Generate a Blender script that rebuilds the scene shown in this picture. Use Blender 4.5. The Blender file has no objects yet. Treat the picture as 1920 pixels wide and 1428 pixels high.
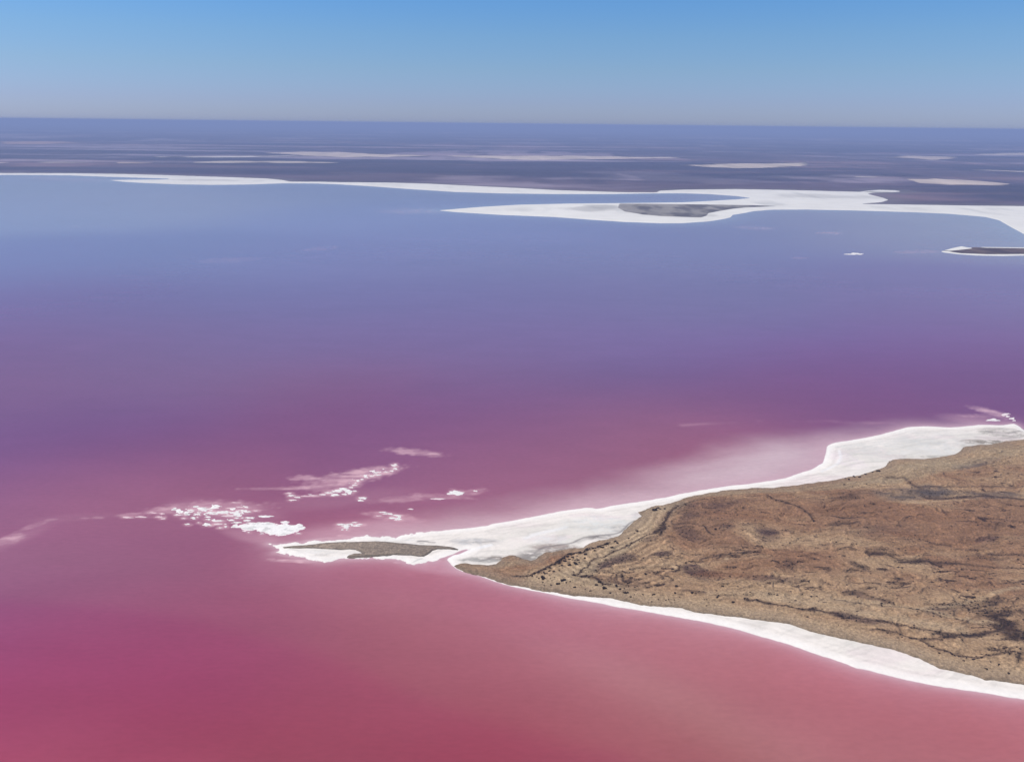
import bpy, math, random
import numpy as np
from mathutils import Vector, Matrix

rad = math.radians
random.seed(7)
RNG = np.random.default_rng(11)
scene = bpy.context.scene
COL = scene.collection

# ------------------------------------------------------------------ camera
H = 400.0                       # flying height in metres
F = 1500.0                      # focal length in photo pixels (1920 wide)
PITCH = math.atan((714 - 232.5) / F)
ROLL = math.atan(21 / 1920)
cam_data = bpy.data.cameras.new('camera')
cam_data.sensor_width = 36.0
cam_data.lens = 36.0 * F / 1920.0
cam_data.clip_start = 1.0
cam_data.clip_end = 400000.0
cam = bpy.data.objects.new('camera', cam_data)
COL.objects.link(cam)
M = Matrix.Rotation(rad(90) - PITCH, 3, 'X') @ Matrix.Rotation(ROLL, 3, 'Z')
cam.rotation_euler = M.to_euler()
cam.location = (0, 0, H)
scene.camera = cam

# ------------------------------------------------------------------ sky, sun, exposure
SUN_EL, SUN_AZ = rad(52), rad(-88)      # azimuth from +Y (view direction), clockwise
world = bpy.data.worlds.new('World')
scene.world = world
world.use_nodes = True
wn, wl = world.node_tree.nodes, world.node_tree.links
wn.clear()
sky = wn.new('ShaderNodeTexSky')
sky.sky_type = 'NISHITA'
sky.sun_disc = False
sky.sun_elevation = SUN_EL
sky.sun_rotation = SUN_AZ
sky.altitude = 400
sky.air_density = 1.0
sky.dust_density = 0.4
sky.ozone_density = 3.0
bg = wn.new('ShaderNodeBackground')
bg.inputs['Strength'].default_value = 0.12
out = wn.new('ShaderNodeOutputWorld')
# balance of the sky colour by height above the horizon
tc = wn.new('ShaderNodeTexCoord')
sx = wn.new('ShaderNodeSeparateXYZ')
wl.new(tc.outputs['Generated'], sx.inputs[0])
rp = wn.new('ShaderNodeValToRGB')
SKY_BAL = [(0.0, (0.47, 0.565, 1.0)), (0.025, (0.465, 0.55, 0.95)), (0.06, (0.475, 0.60, 0.87)), (0.095, (0.46, 0.64, 0.89)), (0.13, (0.41, 0.66, 0.96)), (0.5, (0.47, 0.60, 0.76)), (1.0, (0.55, 0.64, 0.72))]
while len(rp.color_ramp.elements) < len(SKY_BAL):
    rp.color_ramp.elements.new(0.5)
for e_, (p_, c_) in zip(rp.color_ramp.elements, SKY_BAL):
    e_.position = p_
    e_.color = (*c_, 1)
wl.new(sx.outputs['Z'], rp.inputs['Fac'])
mul = wn.new('ShaderNodeVectorMath')
mul.operation = 'MULTIPLY'
wl.new(sky.outputs[0], mul.inputs[0])
wl.new(rp.outputs['Color'], mul.inputs[1])
wl.new(mul.outputs[0], bg.inputs['Color'])
wl.new(bg.outputs[0], out.inputs['Surface'])

sun_data = bpy.data.lights.new('sun', 'SUN')
sun_data.energy = 4.6
sun_data.angle = rad(0.53)
sun_data.color = (1.0, 0.965, 0.91)
sun = bpy.data.objects.new('sun', sun_data)
COL.objects.link(sun)
sd_ = Vector((math.sin(SUN_AZ) * math.cos(SUN_EL), math.cos(SUN_AZ) * math.cos(SUN_EL), math.sin(SUN_EL)))
sun.rotation_euler = sd_.to_track_quat('Z', 'Y').to_euler()
sun.location = (-300, -200, 600)

scene.view_settings.view_transform = 'Standard'
scene.view_settings.look = 'None'
scene.view_settings.exposure = 0.0
scene.view_settings.gamma = 1.0
scene.view_settings.use_curve_mapping = False
scene.cycles.use_denoising = True
scene.cycles.max_bounces = 6
scene.cycles.volume_bounces = 0

# ------------------------------------------------------------------ surveying helpers
Mn = np.array(M)


def ground(px, py):
    """bearing of a traced point turned into its place on the lake plane (z = 0)"""
    px, py = np.asarray(px, float), np.asarray(py, float)
    d = np.stack([(px - 960) / F, -(py - 714) / F, -np.ones_like(px)], -1) @ Mn.T
    t = H / np.maximum(-d[..., 2], 1e-5)
    return d[..., :2] * t[..., None]


def G(pts):
    a = np.array(pts, float)
    return ground(a[:, 0], a[:, 1])


def srgb(r, g, b):
    f = lambda c: (c / 255 / 12.92) if c / 255 < 0.04045 else ((c / 255 + 0.055) / 1.055) ** 2.4
    return np.array([f(r), f(g), f(b)])


_TAB = {}


def vnoise(x, y, seed=0):
    if seed not in _TAB:
        _TAB[seed] = np.random.default_rng(1000 + seed).random(65536).astype(np.float32)
    T = _TAB[seed]
    ix, iy = np.floor(x), np.floor(y)
    fx, fy = (x - ix).astype(np.float32), (y - iy).astype(np.float32)
    ix, iy = ix.astype(np.int32) & 255, (iy.astype(np.int32) & 255) << 8
    ix1, iy1 = (ix + 1) & 255, (iy + 256) & 65535
    fx = fx * fx * (3 - 2 * fx)
    fy = fy * fy * (3 - 2 * fy)
    a, b, c, d = T[ix + iy], T[ix1 + iy], T[ix + iy1], T[ix1 + iy1]
    return (a + (b - a) * fx) * (1 - fy) + (c + (d - c) * fx) * fy


def fbm(x, y, seed=0, oct=5, gain=0.5):
    s, a, t = 0.0, 1.0, 0.0
    for k in range(oct):
        s = s + a * vnoise(x * 2 ** k + 17.3 * k, y * 2 ** k - 9.1 * k, seed + k)
        t += a
        a *= gain
    return s / t


def ss(a, b, x):
    t = np.clip((x - a) / (b - a), 0, 1)
    return t * t * (3 - 2 * t)


def line_dist(P, pts, maxd, closed=False):
    """distance from each point of P to a polyline, capped at maxd"""
    A = np.asarray(pts, float)
    B = np.roll(A, -1, 0) if closed else A[1:]
    A = A if closed else A[:-1]
    res = np.full(len(P), maxd, float)
    for a, b in zip(A, B):
        lo, hi = np.minimum(a, b) - maxd, np.maximum(a, b) + maxd
        m = np.nonzero((P[:, 0] > lo[0]) & (P[:, 0] < hi[0]) & (P[:, 1] > lo[1]) & (P[:, 1] < hi[1]))[0]
        if not len(m):
            continue
        p = P[m]
        ab = b - a
        t = np.clip(((p - a) @ ab) / max(ab @ ab, 1e-9), 0, 1)
        d = np.hypot(p[:, 0] - a[0] - t * ab[0], p[:, 1] - a[1] - t * ab[1])
        res[m] = np.minimum(res[m], d)
    return res


def inside(P, poly):
    A = np.asarray(poly, float)
    B = np.roll(A, -1, 0)
    c = np.zeros(len(P), bool)
    x, y = P[:, 0], P[:, 1]
    for a, b in zip(A, B):
        if a[1] == b[1]:
            continue
        m = (a[1] > y) != (b[1] > y)
        xi = a[0] + (y - a[1]) * (b[0] - a[0]) / (b[1] - a[1])
        c ^= m & (x < xi)
    return c


def sdf(P, poly, maxd):
    d = line_dist(P, poly, maxd, True)
    return np.where(inside(P, poly), d, -d)


def smooth_line(pts, n=4):
    """Catmull-Rom through the traced points, so shores bend instead of kinking"""
    p = np.array(pts, float)
    q = np.vstack([2 * p[0] - p[1], p, 2 * p[-1] - p[-2]])
    r = []
    for i in range(1, len(q) - 2):
        for k in range(n):
            t = k / n
            r.append(0.5 * (2 * q[i] + (q[i + 1] - q[i - 1]) * t + (2 * q[i - 1] - 5 * q[i] + 4 * q[i + 1] - q[i + 2]) * t * t
                            + (3 * q[i] - q[i - 1] - 3 * q[i + 1] + q[i + 2]) * t ** 3))
    r.append(q[-2])
    return np.array(r)


def polar_grid(az0, az1, naz, e0, e1, ne, az=None, rng=None):
    """points laid out by bearing and distance from under the aircraft: finer near, coarser far"""
    a = np.radians(np.linspace(az0, az1, naz)) if az is None else np.radians(az)
    r = H / np.tan(np.radians(np.linspace(e0, e1, ne))) if rng is None else rng
    A, R = np.meshgrid(a, r)
    P = np.stack([R * np.sin(A), R * np.cos(A)], -1).reshape(-1, 2)
    return P, len(a), len(r)


def grid_mesh(name, P, z, na, ne, cols=None, keep=None, mat=None, parent=None, smooth=True, flags=None):
    idx = np.arange(na * ne).reshape(ne, na)
    q = np.stack([idx[:-1, :-1], idx[:-1, 1:], idx[1:, 1:], idx[1:, :-1]], -1).reshape(-1, 4)
    if keep is not None:
        q = q[keep[q].any(1)]
    used = np.zeros(len(P), bool)
    used[q.ravel()] = True
    remap = np.cumsum(used) - 1
    q = remap[q]
    # make the faces look up
    v = np.column_stack([P[used], z[used]]).astype(np.float32)
    a, b, c = v[q[:, 0]], v[q[:, 1]], v[q[:, 2]]
    nz = (b - a)[:, 0] * (c - a)[:, 1] - (b - a)[:, 1] * (c - a)[:, 0]
    if nz.mean() < 0:
        q = q[:, ::-1]
    me = bpy.data.meshes.new(name)
    me.vertices.add(len(v))
    me.vertices.foreach_set('co', v.ravel())
    me.loops.add(len(q) * 4)
    me.loops.foreach_set('vertex_index', np.ascontiguousarray(q).ravel().astype(np.int32))
    me.polygons.add(len(q))
    me.polygons.foreach_set('loop_start', (np.arange(len(q)) * 4).astype(np.int32))
    me.polygons.foreach_set('use_smooth', np.full(len(q), smooth))
    me.update(calc_edges=True)
    if cols is not None:
        at = me.color_attributes.new('tint', 'FLOAT_COLOR', 'POINT')
        cc = np.ones((used.sum(), 4), np.float32)
        cc[:, :3] = cols[used]
        if flags is not None:
            cc[:, 3] = flags[used]
        at.data.foreach_set('color', cc.ravel())
    if mat:
        me.materials.append(mat)
    o = bpy.data.objects.new(name, me)
    COL.objects.link(o)
    if parent:
        o.parent = parent
    return o


def tag(o, label=None, cat=None, group=None, kind=None):
    if label:
        o['label'] = label
    if cat:
        o['category'] = cat
    if group:
        o['group'] = group
    if kind:
        o['kind'] = kind
    return o


# ------------------------------------------------------------------ materials
def new_mat(name, rough=0.9, spec=0.3):
    m = bpy.data.materials.new(name)
    m.use_nodes = True
    n, l = m.node_tree.nodes, m.node_tree.links
    b = n['Principled BSDF']
    b.inputs['Roughness'].default_value = rough
    b.inputs['Specular IOR Level'].default_value = spec
    return m, n, l, b


def grained(name, scales, amt, rough=0.9, spec=0.2, bump=0.0, bscale=1.0, stretch=(1, 1, 1), bdist=0.2):
    """tint attribute x fine procedural grain in metres, with fine relief"""
    m, n, l, b = new_mat(name, rough, spec)
    at = n.new('ShaderNodeAttribute')
    at.attribute_name = 'tint'
    geo = n.new('ShaderNodeNewGeometry')
    mp = n.new('ShaderNodeMapping')
    mp.inputs['Scale'].default_value = stretch
    l.new(geo.outputs['Position'], mp.inputs['Vector'])
    prev = at.outputs['Color']
    for sc, am in zip(scales, amt):
        t = n.new('ShaderNodeTexNoise')
        t.inputs['Scale'].default_value = sc
        t.inputs['Detail'].default_value = 4
        t.inputs['Roughness'].default_value = 0.6
        l.new(mp.outputs[0], t.inputs['Vector'])
        r = n.new('ShaderNodeMapRange')
        r.inputs['From Min'].default_value = 0.3
        r.inputs['From Max'].default_value = 0.7
        r.inputs['To Min'].default_value = 1 - am
        r.inputs['To Max'].default_value = 1 + am
        r.clamp = False
        l.new(t.outputs['Fac'], r.inputs['Value'])
        mx = n.new('ShaderNodeVectorMath')
        mx.operation = 'SCALE'
        l.new(prev, mx.inputs[0])
        l.new(r.outputs[0], mx.inputs['Scale'])
        prev = mx.outputs[0]
    l.new(prev, b.inputs['Base Color'])
    if bump:
        t = n.new('ShaderNodeTexNoise')
        t.inputs['Scale'].default_value = bscale
        t.inputs['Detail'].default_value = 5
        l.new(geo.outputs['Position'], t.inputs['Vector'])
        bp = n.new('ShaderNodeBump')
        bp.inputs['Strength'].default_value = bump
        bp.inputs['Distance'].default_value = bdist
        l.new(t.outputs['Fac'], bp.inputs['Height'])
        l.new(bp.outputs[0], b.inputs['Normal'])
    return m


MAT_LAND = grained('sandy_ground', (0.45, 0.12, 1.1), (0.34, 0.12, 0.26), bump=0.9, bscale=0.5, bdist=0.8)
MAT_PLAIN = grained('desert_ground', (0.004, 0.0012), (0.10, 0.16), stretch=(1, 1, 1))
MAT_SALT = grained('salt_crust', (0.05, 0.3), (0.05, 0.045), rough=0.75, spec=0.25, bump=0.25, bscale=0.4, bdist=0.15)
MAT_FARSALT = grained('distant_salt', (0.01, 0.002), (0.05, 0.05), rough=0.8)
MAT_RAFT = grained('salt_raft', (0.25, 0.9), (0.10, 0.06), rough=0.7, bump=0.3, bscale=0.8, bdist=0.1)

# the brine: coloured body under a glossy surface that reflects the sky at a shallow angle
MAT_WATER, n, l, b = new_mat('pink_brine', 0.12, 0.5)
b.inputs['IOR'].default_value = 1.36
at = n.new('ShaderNodeAttribute')
at.attribute_name = 'tint'
geo = n.new('ShaderNodeNewGeometry')
mp = n.new('ShaderNodeMapping')
mp.inputs['Scale'].default_value = (0.012, 0.03, 1)
mp.inputs['Rotation'].default_value = (0, 0, rad(8))
l.new(geo.outputs['Position'], mp.inputs['Vector'])
t = n.new('ShaderNodeTexNoise')
t.inputs['Scale'].default_value = 1
t.inputs['Detail'].default_value = 5
l.new(mp.outputs[0], t.inputs['Vector'])
r = n.new('ShaderNodeMapRange')
r.inputs['From Min'].default_value = 0.3
r.inputs['From Max'].default_value = 0.7
r.inputs['To Min'].default_value = 0.97
r.inputs['To Max'].default_value = 1.03
l.new(t.outputs['Fac'], r.inputs['Value'])
mx = n.new('ShaderNodeVectorMath')
mx.operation = 'SCALE'
l.new(at.outputs['Color'], mx.inputs[0])
l.new(r.outputs[0], mx.inputs['Scale'])
l.new(mx.outputs[0], b.inputs['Base Color'])
t3 = n.new('ShaderNodeTexNoise')
t3.inputs['Scale'].default_value = 9
t3.inputs['Detail'].default_value = 4
t3.inputs['Roughness'].default_value = 0.65
l.new(mp.outputs[0], t3.inputs['Vector'])
r3 = n.new('ShaderNodeMapRange')
r3.inputs['From Min'].default_value = 0.3
r3.inputs['From Max'].default_value = 0.7
r3.inputs['To Min'].default_value = 0.945
r3.inputs['To Max'].default_value = 1.055
l.new(t3.outputs['Fac'], r3.inputs['Value'])
mx3 = n.new('ShaderNodeVectorMath')
mx3.operation = 'SCALE'
l.new(mx.outputs[0], mx3.inputs[0])
l.new(r3.outputs[0], mx3.inputs['Scale'])
l.new(mx3.outputs[0], b.inputs['Base Color'])
rr_ = n.new('ShaderNodeMapRange')
rr_.inputs['To Min'].default_value = 0.08
rr_.inputs['To Max'].default_value = 0.18
l.new(t.outputs['Fac'], rr_.inputs['Value'])
l.new(rr_.outputs[0], b.inputs['Roughness'])
t2 = n.new('ShaderNodeTexNoise')
t2.inputs['Scale'].default_value = 0.6
t2.inputs['Detail'].default_value = 3
l.new(geo.outputs['Position'], t2.inputs['Vector'])
bp = n.new('ShaderNodeBump')
bp.inputs['Strength'].default_value = 0.12
bp.inputs['Distance'].default_value = 0.08
l.new(t2.outputs['Fac'], bp.inputs['Height'])
l.new(bp.outputs[0], b.inputs['Normal'])

# ------------------------------------------------------------------ traced shorelines (photo pixels -> lake plane)
NORTH = [(503, 1019), (510, 1020), (519, 1022), (523, 1021), (535, 1019), (550, 1018), (570, 1016), (585, 1014), (600, 1013), (625, 1013), (650, 1010),
         (675, 1006), (690, 1005), (705, 1006), (720, 1007), (745, 1005), (770, 1001), (800, 997), (840, 993), (880, 989), (900, 986), (911, 985), (918, 983),
         (925, 981), (945, 978), (970, 974), (1000, 968), (1050, 958), (1085, 953), (1100, 951), (1112, 952), (1122, 953), (1150, 947), (1200, 940), (1250, 931), (1300, 921), (1320, 918),
         (1350, 912.5), (1400, 907), (1450, 900), (1475, 895), (1500, 886), (1520, 880), (1535, 872), (1544, 864), (1548, 850), (1551, 838), (1556, 833), (1568, 829), (1600, 824),
         (1650, 814.5), (1690, 803.6), (1710, 800), (1740, 799), (1780, 801), (1820, 798), (1845, 796), (1880, 797), (1900, 794), (1912, 800), (1920, 806),
         (1945, 814), (1980, 816), (2060, 800), (2200, 790), (2500, 800)]
SOUTH = [(2500, 1500), (2200, 1392), (2000, 1330), (1920, 1311), (1900, 1308), (1850, 1300), (1800, 1292), (1750, 1284), (1700, 1275), (1650, 1262), (1600, 1249), (1562, 1236),
         (1530, 1225), (1500, 1215), (1480, 1208), (1450, 1199), (1400, 1185), (1350, 1172), (1300, 1162), (1250, 1153), (1200, 1144), (1150, 1136), (1100, 1127), (1050, 1118), (1000, 1107),
         (970, 1101), (950, 1096), (920, 1087), (900, 1080), (880, 1075), (865, 1071), (850, 1062), (842, 1054), (838, 1049)]
CREEK = [(840, 1045), (850, 1041), (865, 1037), (876, 1032), (881, 1029.6), (873, 1029), (865, 1031), (850, 1038), (835, 1044), (825, 1046), (820, 1050), (812, 1052), (803, 1051), (795, 1054)]
ISLE_S = [(775, 1056), (762, 1055), (752, 1051), (735, 1048), (700, 1047), (650, 1048), (630, 1050), (610, 1052), (595, 1051), (580, 1048), (565, 1044), (550, 1041), (535, 1039),
          (526, 1036), (517, 1035), (523, 1032), (524, 1029), (516, 1025), (508, 1021)]
SALT_NEAR = np.vstack([smooth_line(G(NORTH), 3), smooth_line(G(SOUTH), 3), G(CREEK), G(ISLE_S)])

LAND_N = [(853, 1061), (862, 1056), (870, 1055), (890, 1057), (912, 1058), (930, 1058), (938, 1051), (944, 1046), (955, 1042), (966, 1042), (980, 1048), (995, 1053), (1006, 1050), (1012, 1043),
          (1022, 1036), (1040, 1034), (1058, 1030), (1075, 1027), (1092, 1026), (1105, 1020), (1122, 1014), (1140, 1011), (1158, 1005), (1168, 998), (1180, 988), (1190, 977), (1199, 972), (1203, 968),
          (1196, 963), (1194, 960), (1210, 956), (1220, 950), (1245, 946), (1262, 942), (1280, 937), (1300, 930), (1320, 925), (1350, 920), (1380, 917), (1425, 916), (1462, 913.6),
          (1500, 909), (1537, 904), (1575, 899), (1612, 891), (1642, 883), (1661, 876), (1667, 868), (1673, 862), (1698, 860.5), (1725, 860.5), (1752, 859), (1779, 855), (1793, 851), (1801, 844),
          (1808, 839), (1833, 835), (1860, 834), (1877, 831), (1887, 827), (1920, 823), (1960, 830), (2050, 815), (2200, 805), (2500, 816)]
LAND_S = [(2500, 1440), (2200, 1340), (2000, 1300), (1920, 1282), (1880, 1277), (1862, 1274), (1845, 1274), (1820, 1266), (1780, 1257), (1760, 1254), (1740, 1243), (1700, 1227), (1650, 1213),
          (1600, 1202.5), (1550, 1192), (1500, 1178), (1450, 1166), (1400, 1160), (1350, 1153), (1300, 1148), (1280, 1141), (1240, 1138), (1200, 1133), (1150, 1123), (1100, 1119), (1050, 1111),
          (1000, 1102), (950, 1092), (930, 1086), (910, 1080), (880, 1073), (865, 1066)]
LAND = np.vstack([G(LAND_N), smooth_line(G(LAND_S), 2)])

ISLET = [(533, 1026), (550, 1024), (575, 1022), (600, 1019.4), (620, 1017.8), (650, 1016.3), (680, 1015.6), (710, 1015.4), (735, 1017), (760, 1019.3), (785, 1022), (820, 1023), (840, 1025),
         (850, 1027), (857, 1030), (840, 1030), (820, 1030), (812, 1033), (808, 1036), (803, 1040), (795, 1044), (785, 1044), (770, 1042), (750, 1041), (735, 1041), (720, 1042), (700, 1042.5),
         (680, 1044), (660, 1045), (653, 1044), (655, 1041), (665, 1038), (680, 1037.5), (675, 1034.5), (668, 1031.5), (655, 1030), (640, 1031), (620, 1030), (600, 1029), (580, 1028.2),
         (560, 1028.5), (545, 1028), (535, 1027.2)]

FAR_SHORE = [(-2500, 300), (-1000, 316), (-400, 324), (0, 328), (67, 328.3), (133, 329), (200, 331.5), (260, 333.3), (313, 334.8), (318, 335.6), (313, 336.3), (267, 337), (230, 337.4), (205, 338), (233, 341), (267, 343),
             (333, 345.7), (400, 346.7), (467, 346), (533, 343.7), (590, 344), (640, 346), (690, 349), (773, 355), (853, 360), (940, 362.7), (1040, 364), (1140, 364), (1207, 363), (1233, 362.7),
             (1280, 362.5), (1330, 364), (1380, 367.7), (1408, 371.5), (1380, 374), (1330, 377), (1280, 379.5), (1173, 381), (1073, 381.7), (973, 384), (907, 387.7), (857, 391.7), (822, 394.6),
             (857, 398), (940, 403), (1040, 407), (1107, 412), (1173, 416.3), (1240, 418.7), (1280, 418.5), (1330, 415), (1357, 410.7), (1370, 407.5), (1374, 403), (1393, 400), (1413, 396),
             (1447, 393.3), (1513, 393), (1613, 395), (1713, 398), (1780, 401), (1847, 406.7), (1873, 413), (1897, 426.7), (1920, 439), (1950, 455), (2000, 470), (2100, 490), (2300, 510), (3600, 560)]
FAR_EDGE = [(-2500, 297), (-1000, 313), (-400, 321.5), (0, 325), (133, 325.2), (233, 326.7), (300, 328.5), (400, 331.7), (500, 335), (533, 338), (547, 341), (600, 341.2), (640, 342), (740, 343), (807, 345),
            (907, 350), (973, 353), (1040, 356.7), (1107, 359), (1173, 360.9), (1228, 361), (1233, 358), (1280, 356), (1380, 355), (1480, 356.7), (1563, 359), (1608, 360), (1623, 358), (1647, 356.3),
            (1680, 357.3), (1694, 359.6), (1680, 361.2), (1645, 362), (1630, 364), (1640, 366.7), (1660, 371.7), (1670, 375.5), (1657, 380), (1620, 382.7), (1713, 384), (1813, 385.7), (1920, 386.7), (2300, 396), (3600, 440)]
SALT_FAR = np.vstack([G(FAR_SHORE), G([(x, y - 0.6) for x, y in FAR_EDGE[::-1]])])
back = [(6500 * math.sin(a), 6500 * math.cos(a)) for a in np.radians(np.linspace(82, 300, 40))]
BASIN = np.vstack([G(FAR_EDGE), np.array(back)])

FAR_PATCH = [(1163, 382.3), (1161, 386), (1160, 390), (1173, 397), (1207, 402.7), (1240, 405.5), (1280, 407), (1313, 408), (1323, 405), (1327, 400), (1347, 396), (1373, 391.7), (1397, 389.3), (1457, 387),
             (1413, 385.3), (1347, 384.2), (1280, 383.4), (1220, 382.6)]
EAST_ISLE = [(1764, 471.7), (1776, 468), (1787, 465), (1803, 461.7), (1817, 464.5), (1847, 463.3), (1920, 464), (1990, 467), (2060, 473), (2040, 481), (1980, 480), (1920, 479), (1880, 480), (1830, 479),
             (1797, 476.7), (1770, 473.4)]
EAST_PATCH = [(1777, 471), (1800, 469), (1817, 467), (1832, 464.8), (1920, 465.8), (1990, 469), (2050, 474), (1985, 477.5), (1920, 476.6), (1850, 477), (1800, 475), (1785, 472.8)]

# ------------------------------------------------------------------ lake water
az = np.concatenate([np.linspace(-180, -42, 60)[:-1], np.linspace(-42, 42, 980), np.linspace(42, 180, 60)[1:]])
el = np.concatenate([np.linspace(2.5, 10, 120), np.linspace(10, 20, 130)[1:], np.linspace(20, 32, 300)[1:], np.linspace(32, 52, 200)[1:], np.linspace(52, 89.5, 30)[1:]])
P, na, ne = polar_grid(0, 0, 0, 0, 0, 0, az=az, rng=H / np.tan(np.radians(el)))
x, y = P[:, 0], P[:, 1]
R = np.hypot(x, y)
# body colour of the brine at chosen spots, solved from the wanted rendered look: photo x, y and linear albedo
SPOTS = [
    (0, 1420, 0.3768, 0.0700, 0.0949), (300, 1400, 0.3183, 0.0491, 0.0783), (600, 1400, 0.2764, 0.0537, 0.0693), (100, 1250, 0.2998, 0.0432, 0.1183),
    (300, 1250, 0.2852, 0.0481, 0.0977), (0, 1130, 0.3211, 0.0262, 0.0974), (200, 1160, 0.2961, 0.0219, 0.0604), (400, 1190, 0.3175, 0.0249, 0.0747),
    (520, 1150, 0.2260, 0.0821, 0.1355), (300, 1100, 0.2557, 0.1054, 0.1573), (0, 1050, 0.2076, 0.0689, 0.2054), (150, 1060, 0.2496, 0.1028, 0.1635),
    (300, 1050, 0.2621, 0.0796, 0.1510), (450, 1050, 0.3015, 0.0819, 0.1256), (600, 1090, 0.3518, 0.0700, 0.0929), (620, 1250, 0.3062, 0.0574, 0.0837),
    (0, 960, 0.4585, 0.1687, 0.2183), (120, 1000, 0.2770, 0.1065, 0.1407), (200, 945, 0.4028, 0.1450, 0.1318), (800, 1150, 0.2745, 0.0527, 0.0732),
    (900, 1250, 0.3685, 0.1235, 0.1470), (900, 1350, 0.2893, 0.0327, 0.0557), (1100, 1250, 0.3723, 0.0826, 0.1108), (1000, 1400, 0.2578, 0.0480, 0.0567),
    (1200, 1400, 0.3186, 0.0735, 0.0908), (1050, 1160, 0.3903, 0.1020, 0.1382), (1200, 1210, 0.4923, 0.2793, 0.2852), (1200, 1290, 0.3219, 0.0731, 0.0715),
    (760, 1090, 0.4867, 0.1744, 0.2086), (1300, 1190, 0.4853, 0.1003, 0.1196), (1400, 1260, 0.4066, 0.2277, 0.2102), (1350, 1340, 0.2821, 0.0559, 0.0575),
    (1520, 1260, 0.4485, 0.0592, 0.0969), (1620, 1300, 0.4504, 0.0961, 0.1177), (1600, 1350, 0.4171, 0.2282, 0.2140), (1600, 1410, 0.2644, 0.0495, 0.0466),
    (1800, 1330, 0.4474, 0.1277, 0.1298), (1890, 1410, 0.3979, 0.1309, 0.1362), (0, 490, 0.1994, 0.1477, 0.2664), (320, 490, 0.1931, 0.1630, 0.2630),
    (600, 490, 0.2166, 0.1613, 0.2895), (0, 560, 0.2012, 0.0716, 0.1839), (300, 560, 0.1662, 0.0983, 0.1978), (600, 560, 0.1823, 0.1202, 0.2358),
    (0, 640, 0.2058, 0.0594, 0.1452), (320, 640, 0.1910, 0.0909, 0.1813), (600, 640, 0.1946, 0.1012, 0.2138), (0, 740, 0.2103, 0.0704, 0.1400),
    (320, 740, 0.2082, 0.0949, 0.1721), (600, 740, 0.2206, 0.0838, 0.1513), (0, 830, 0.1874, 0.0603, 0.1594), (150, 870, 0.0707, 0.0124, 0.1289),
    (0, 900, 0.1298, 0.0337, 0.1363), (320, 850, 0.1316, 0.0387, 0.1603), (600, 800, 0.1935, 0.0339, 0.1130), (600, 850, 0.2338, 0.0787, 0.1405),
    (300, 920, 0.2839, 0.0693, 0.1226), (100, 940, 0.3989, 0.0848, 0.1166), (450, 900, 0.3281, 0.0936, 0.1276), (960, 490, 0.2028, 0.1488, 0.2501),
    (1250, 490, 0.2192, 0.1616, 0.2602), (960, 560, 0.1860, 0.1188, 0.2343), (1250, 560, 0.1900, 0.1121, 0.2278), (960, 640, 0.1957, 0.1065, 0.2233),
    (1250, 650, 0.1945, 0.1018, 0.2240), (960, 720, 0.2010, 0.0927, 0.1825), (960, 780, 0.1705, 0.0506, 0.1417), (1250, 760, 0.1178, 0.0553, 0.1580),
    (700, 830, 0.1753, 0.0541, 0.1614), (900, 860, 0.2437, 0.0659, 0.1262), (1000, 820, 0.2048, 0.0594, 0.1469), (1100, 850, 0.2924, 0.1044, 0.1337),
    (1200, 830, 0.2978, 0.0975, 0.1383), (820, 900, 0.3328, 0.1159, 0.1634), (1000, 900, 0.3796, 0.1261, 0.1713), (1300, 430, 0.2041, 0.1485, 0.2408),
    (1600, 430, 0.2863, 0.2006, 0.2428), (1850, 430, 0.3912, 0.3265, 0.3035), (1300, 560, 0.1882, 0.1345, 0.2200), (1600, 560, 0.1947, 0.1078, 0.2093),
    (1880, 560, 0.2383, 0.1242, 0.2218), (1600, 640, 0.1984, 0.0887, 0.2254), (1880, 640, 0.2265, 0.0671, 0.1641), (1600, 720, 0.1854, 0.0495, 0.1616),
    (1850, 720, 0.1875, 0.0395, 0.1091), (1500, 765, 0.1976, 0.0629, 0.1397), (1880, 755, 0.1715, 0.0524, 0.1370), (1340, 825, 0.4076, 0.1048, 0.1287),
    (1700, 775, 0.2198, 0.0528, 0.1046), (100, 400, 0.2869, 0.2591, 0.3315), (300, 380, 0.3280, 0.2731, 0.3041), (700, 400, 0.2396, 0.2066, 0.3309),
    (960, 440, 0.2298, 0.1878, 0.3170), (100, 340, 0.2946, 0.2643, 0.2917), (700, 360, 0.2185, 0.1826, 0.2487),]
sp = np.array(SPOTS, float)
sg = ground(sp[:, 0], np.maximum(sp[:, 1], 300))
sgr = np.hypot(sg[:, 0], sg[:, 1])
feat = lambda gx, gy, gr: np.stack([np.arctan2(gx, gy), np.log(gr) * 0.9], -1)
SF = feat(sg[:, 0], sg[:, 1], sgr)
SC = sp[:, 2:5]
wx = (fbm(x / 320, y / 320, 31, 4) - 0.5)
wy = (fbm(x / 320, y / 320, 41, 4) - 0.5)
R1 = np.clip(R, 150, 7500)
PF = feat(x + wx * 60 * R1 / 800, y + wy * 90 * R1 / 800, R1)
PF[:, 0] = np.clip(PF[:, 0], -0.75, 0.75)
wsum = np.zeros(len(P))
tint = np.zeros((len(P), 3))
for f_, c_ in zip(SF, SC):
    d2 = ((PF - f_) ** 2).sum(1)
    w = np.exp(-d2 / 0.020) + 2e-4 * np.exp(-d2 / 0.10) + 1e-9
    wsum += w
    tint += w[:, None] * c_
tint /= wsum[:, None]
# broad wind-drawn bands
band = fbm(x / 260 + wx * 2, y / 120 + wy * 2, 5, 4) - 0.5
tint *= (1 + 0.10 * band)[:, None]


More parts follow.
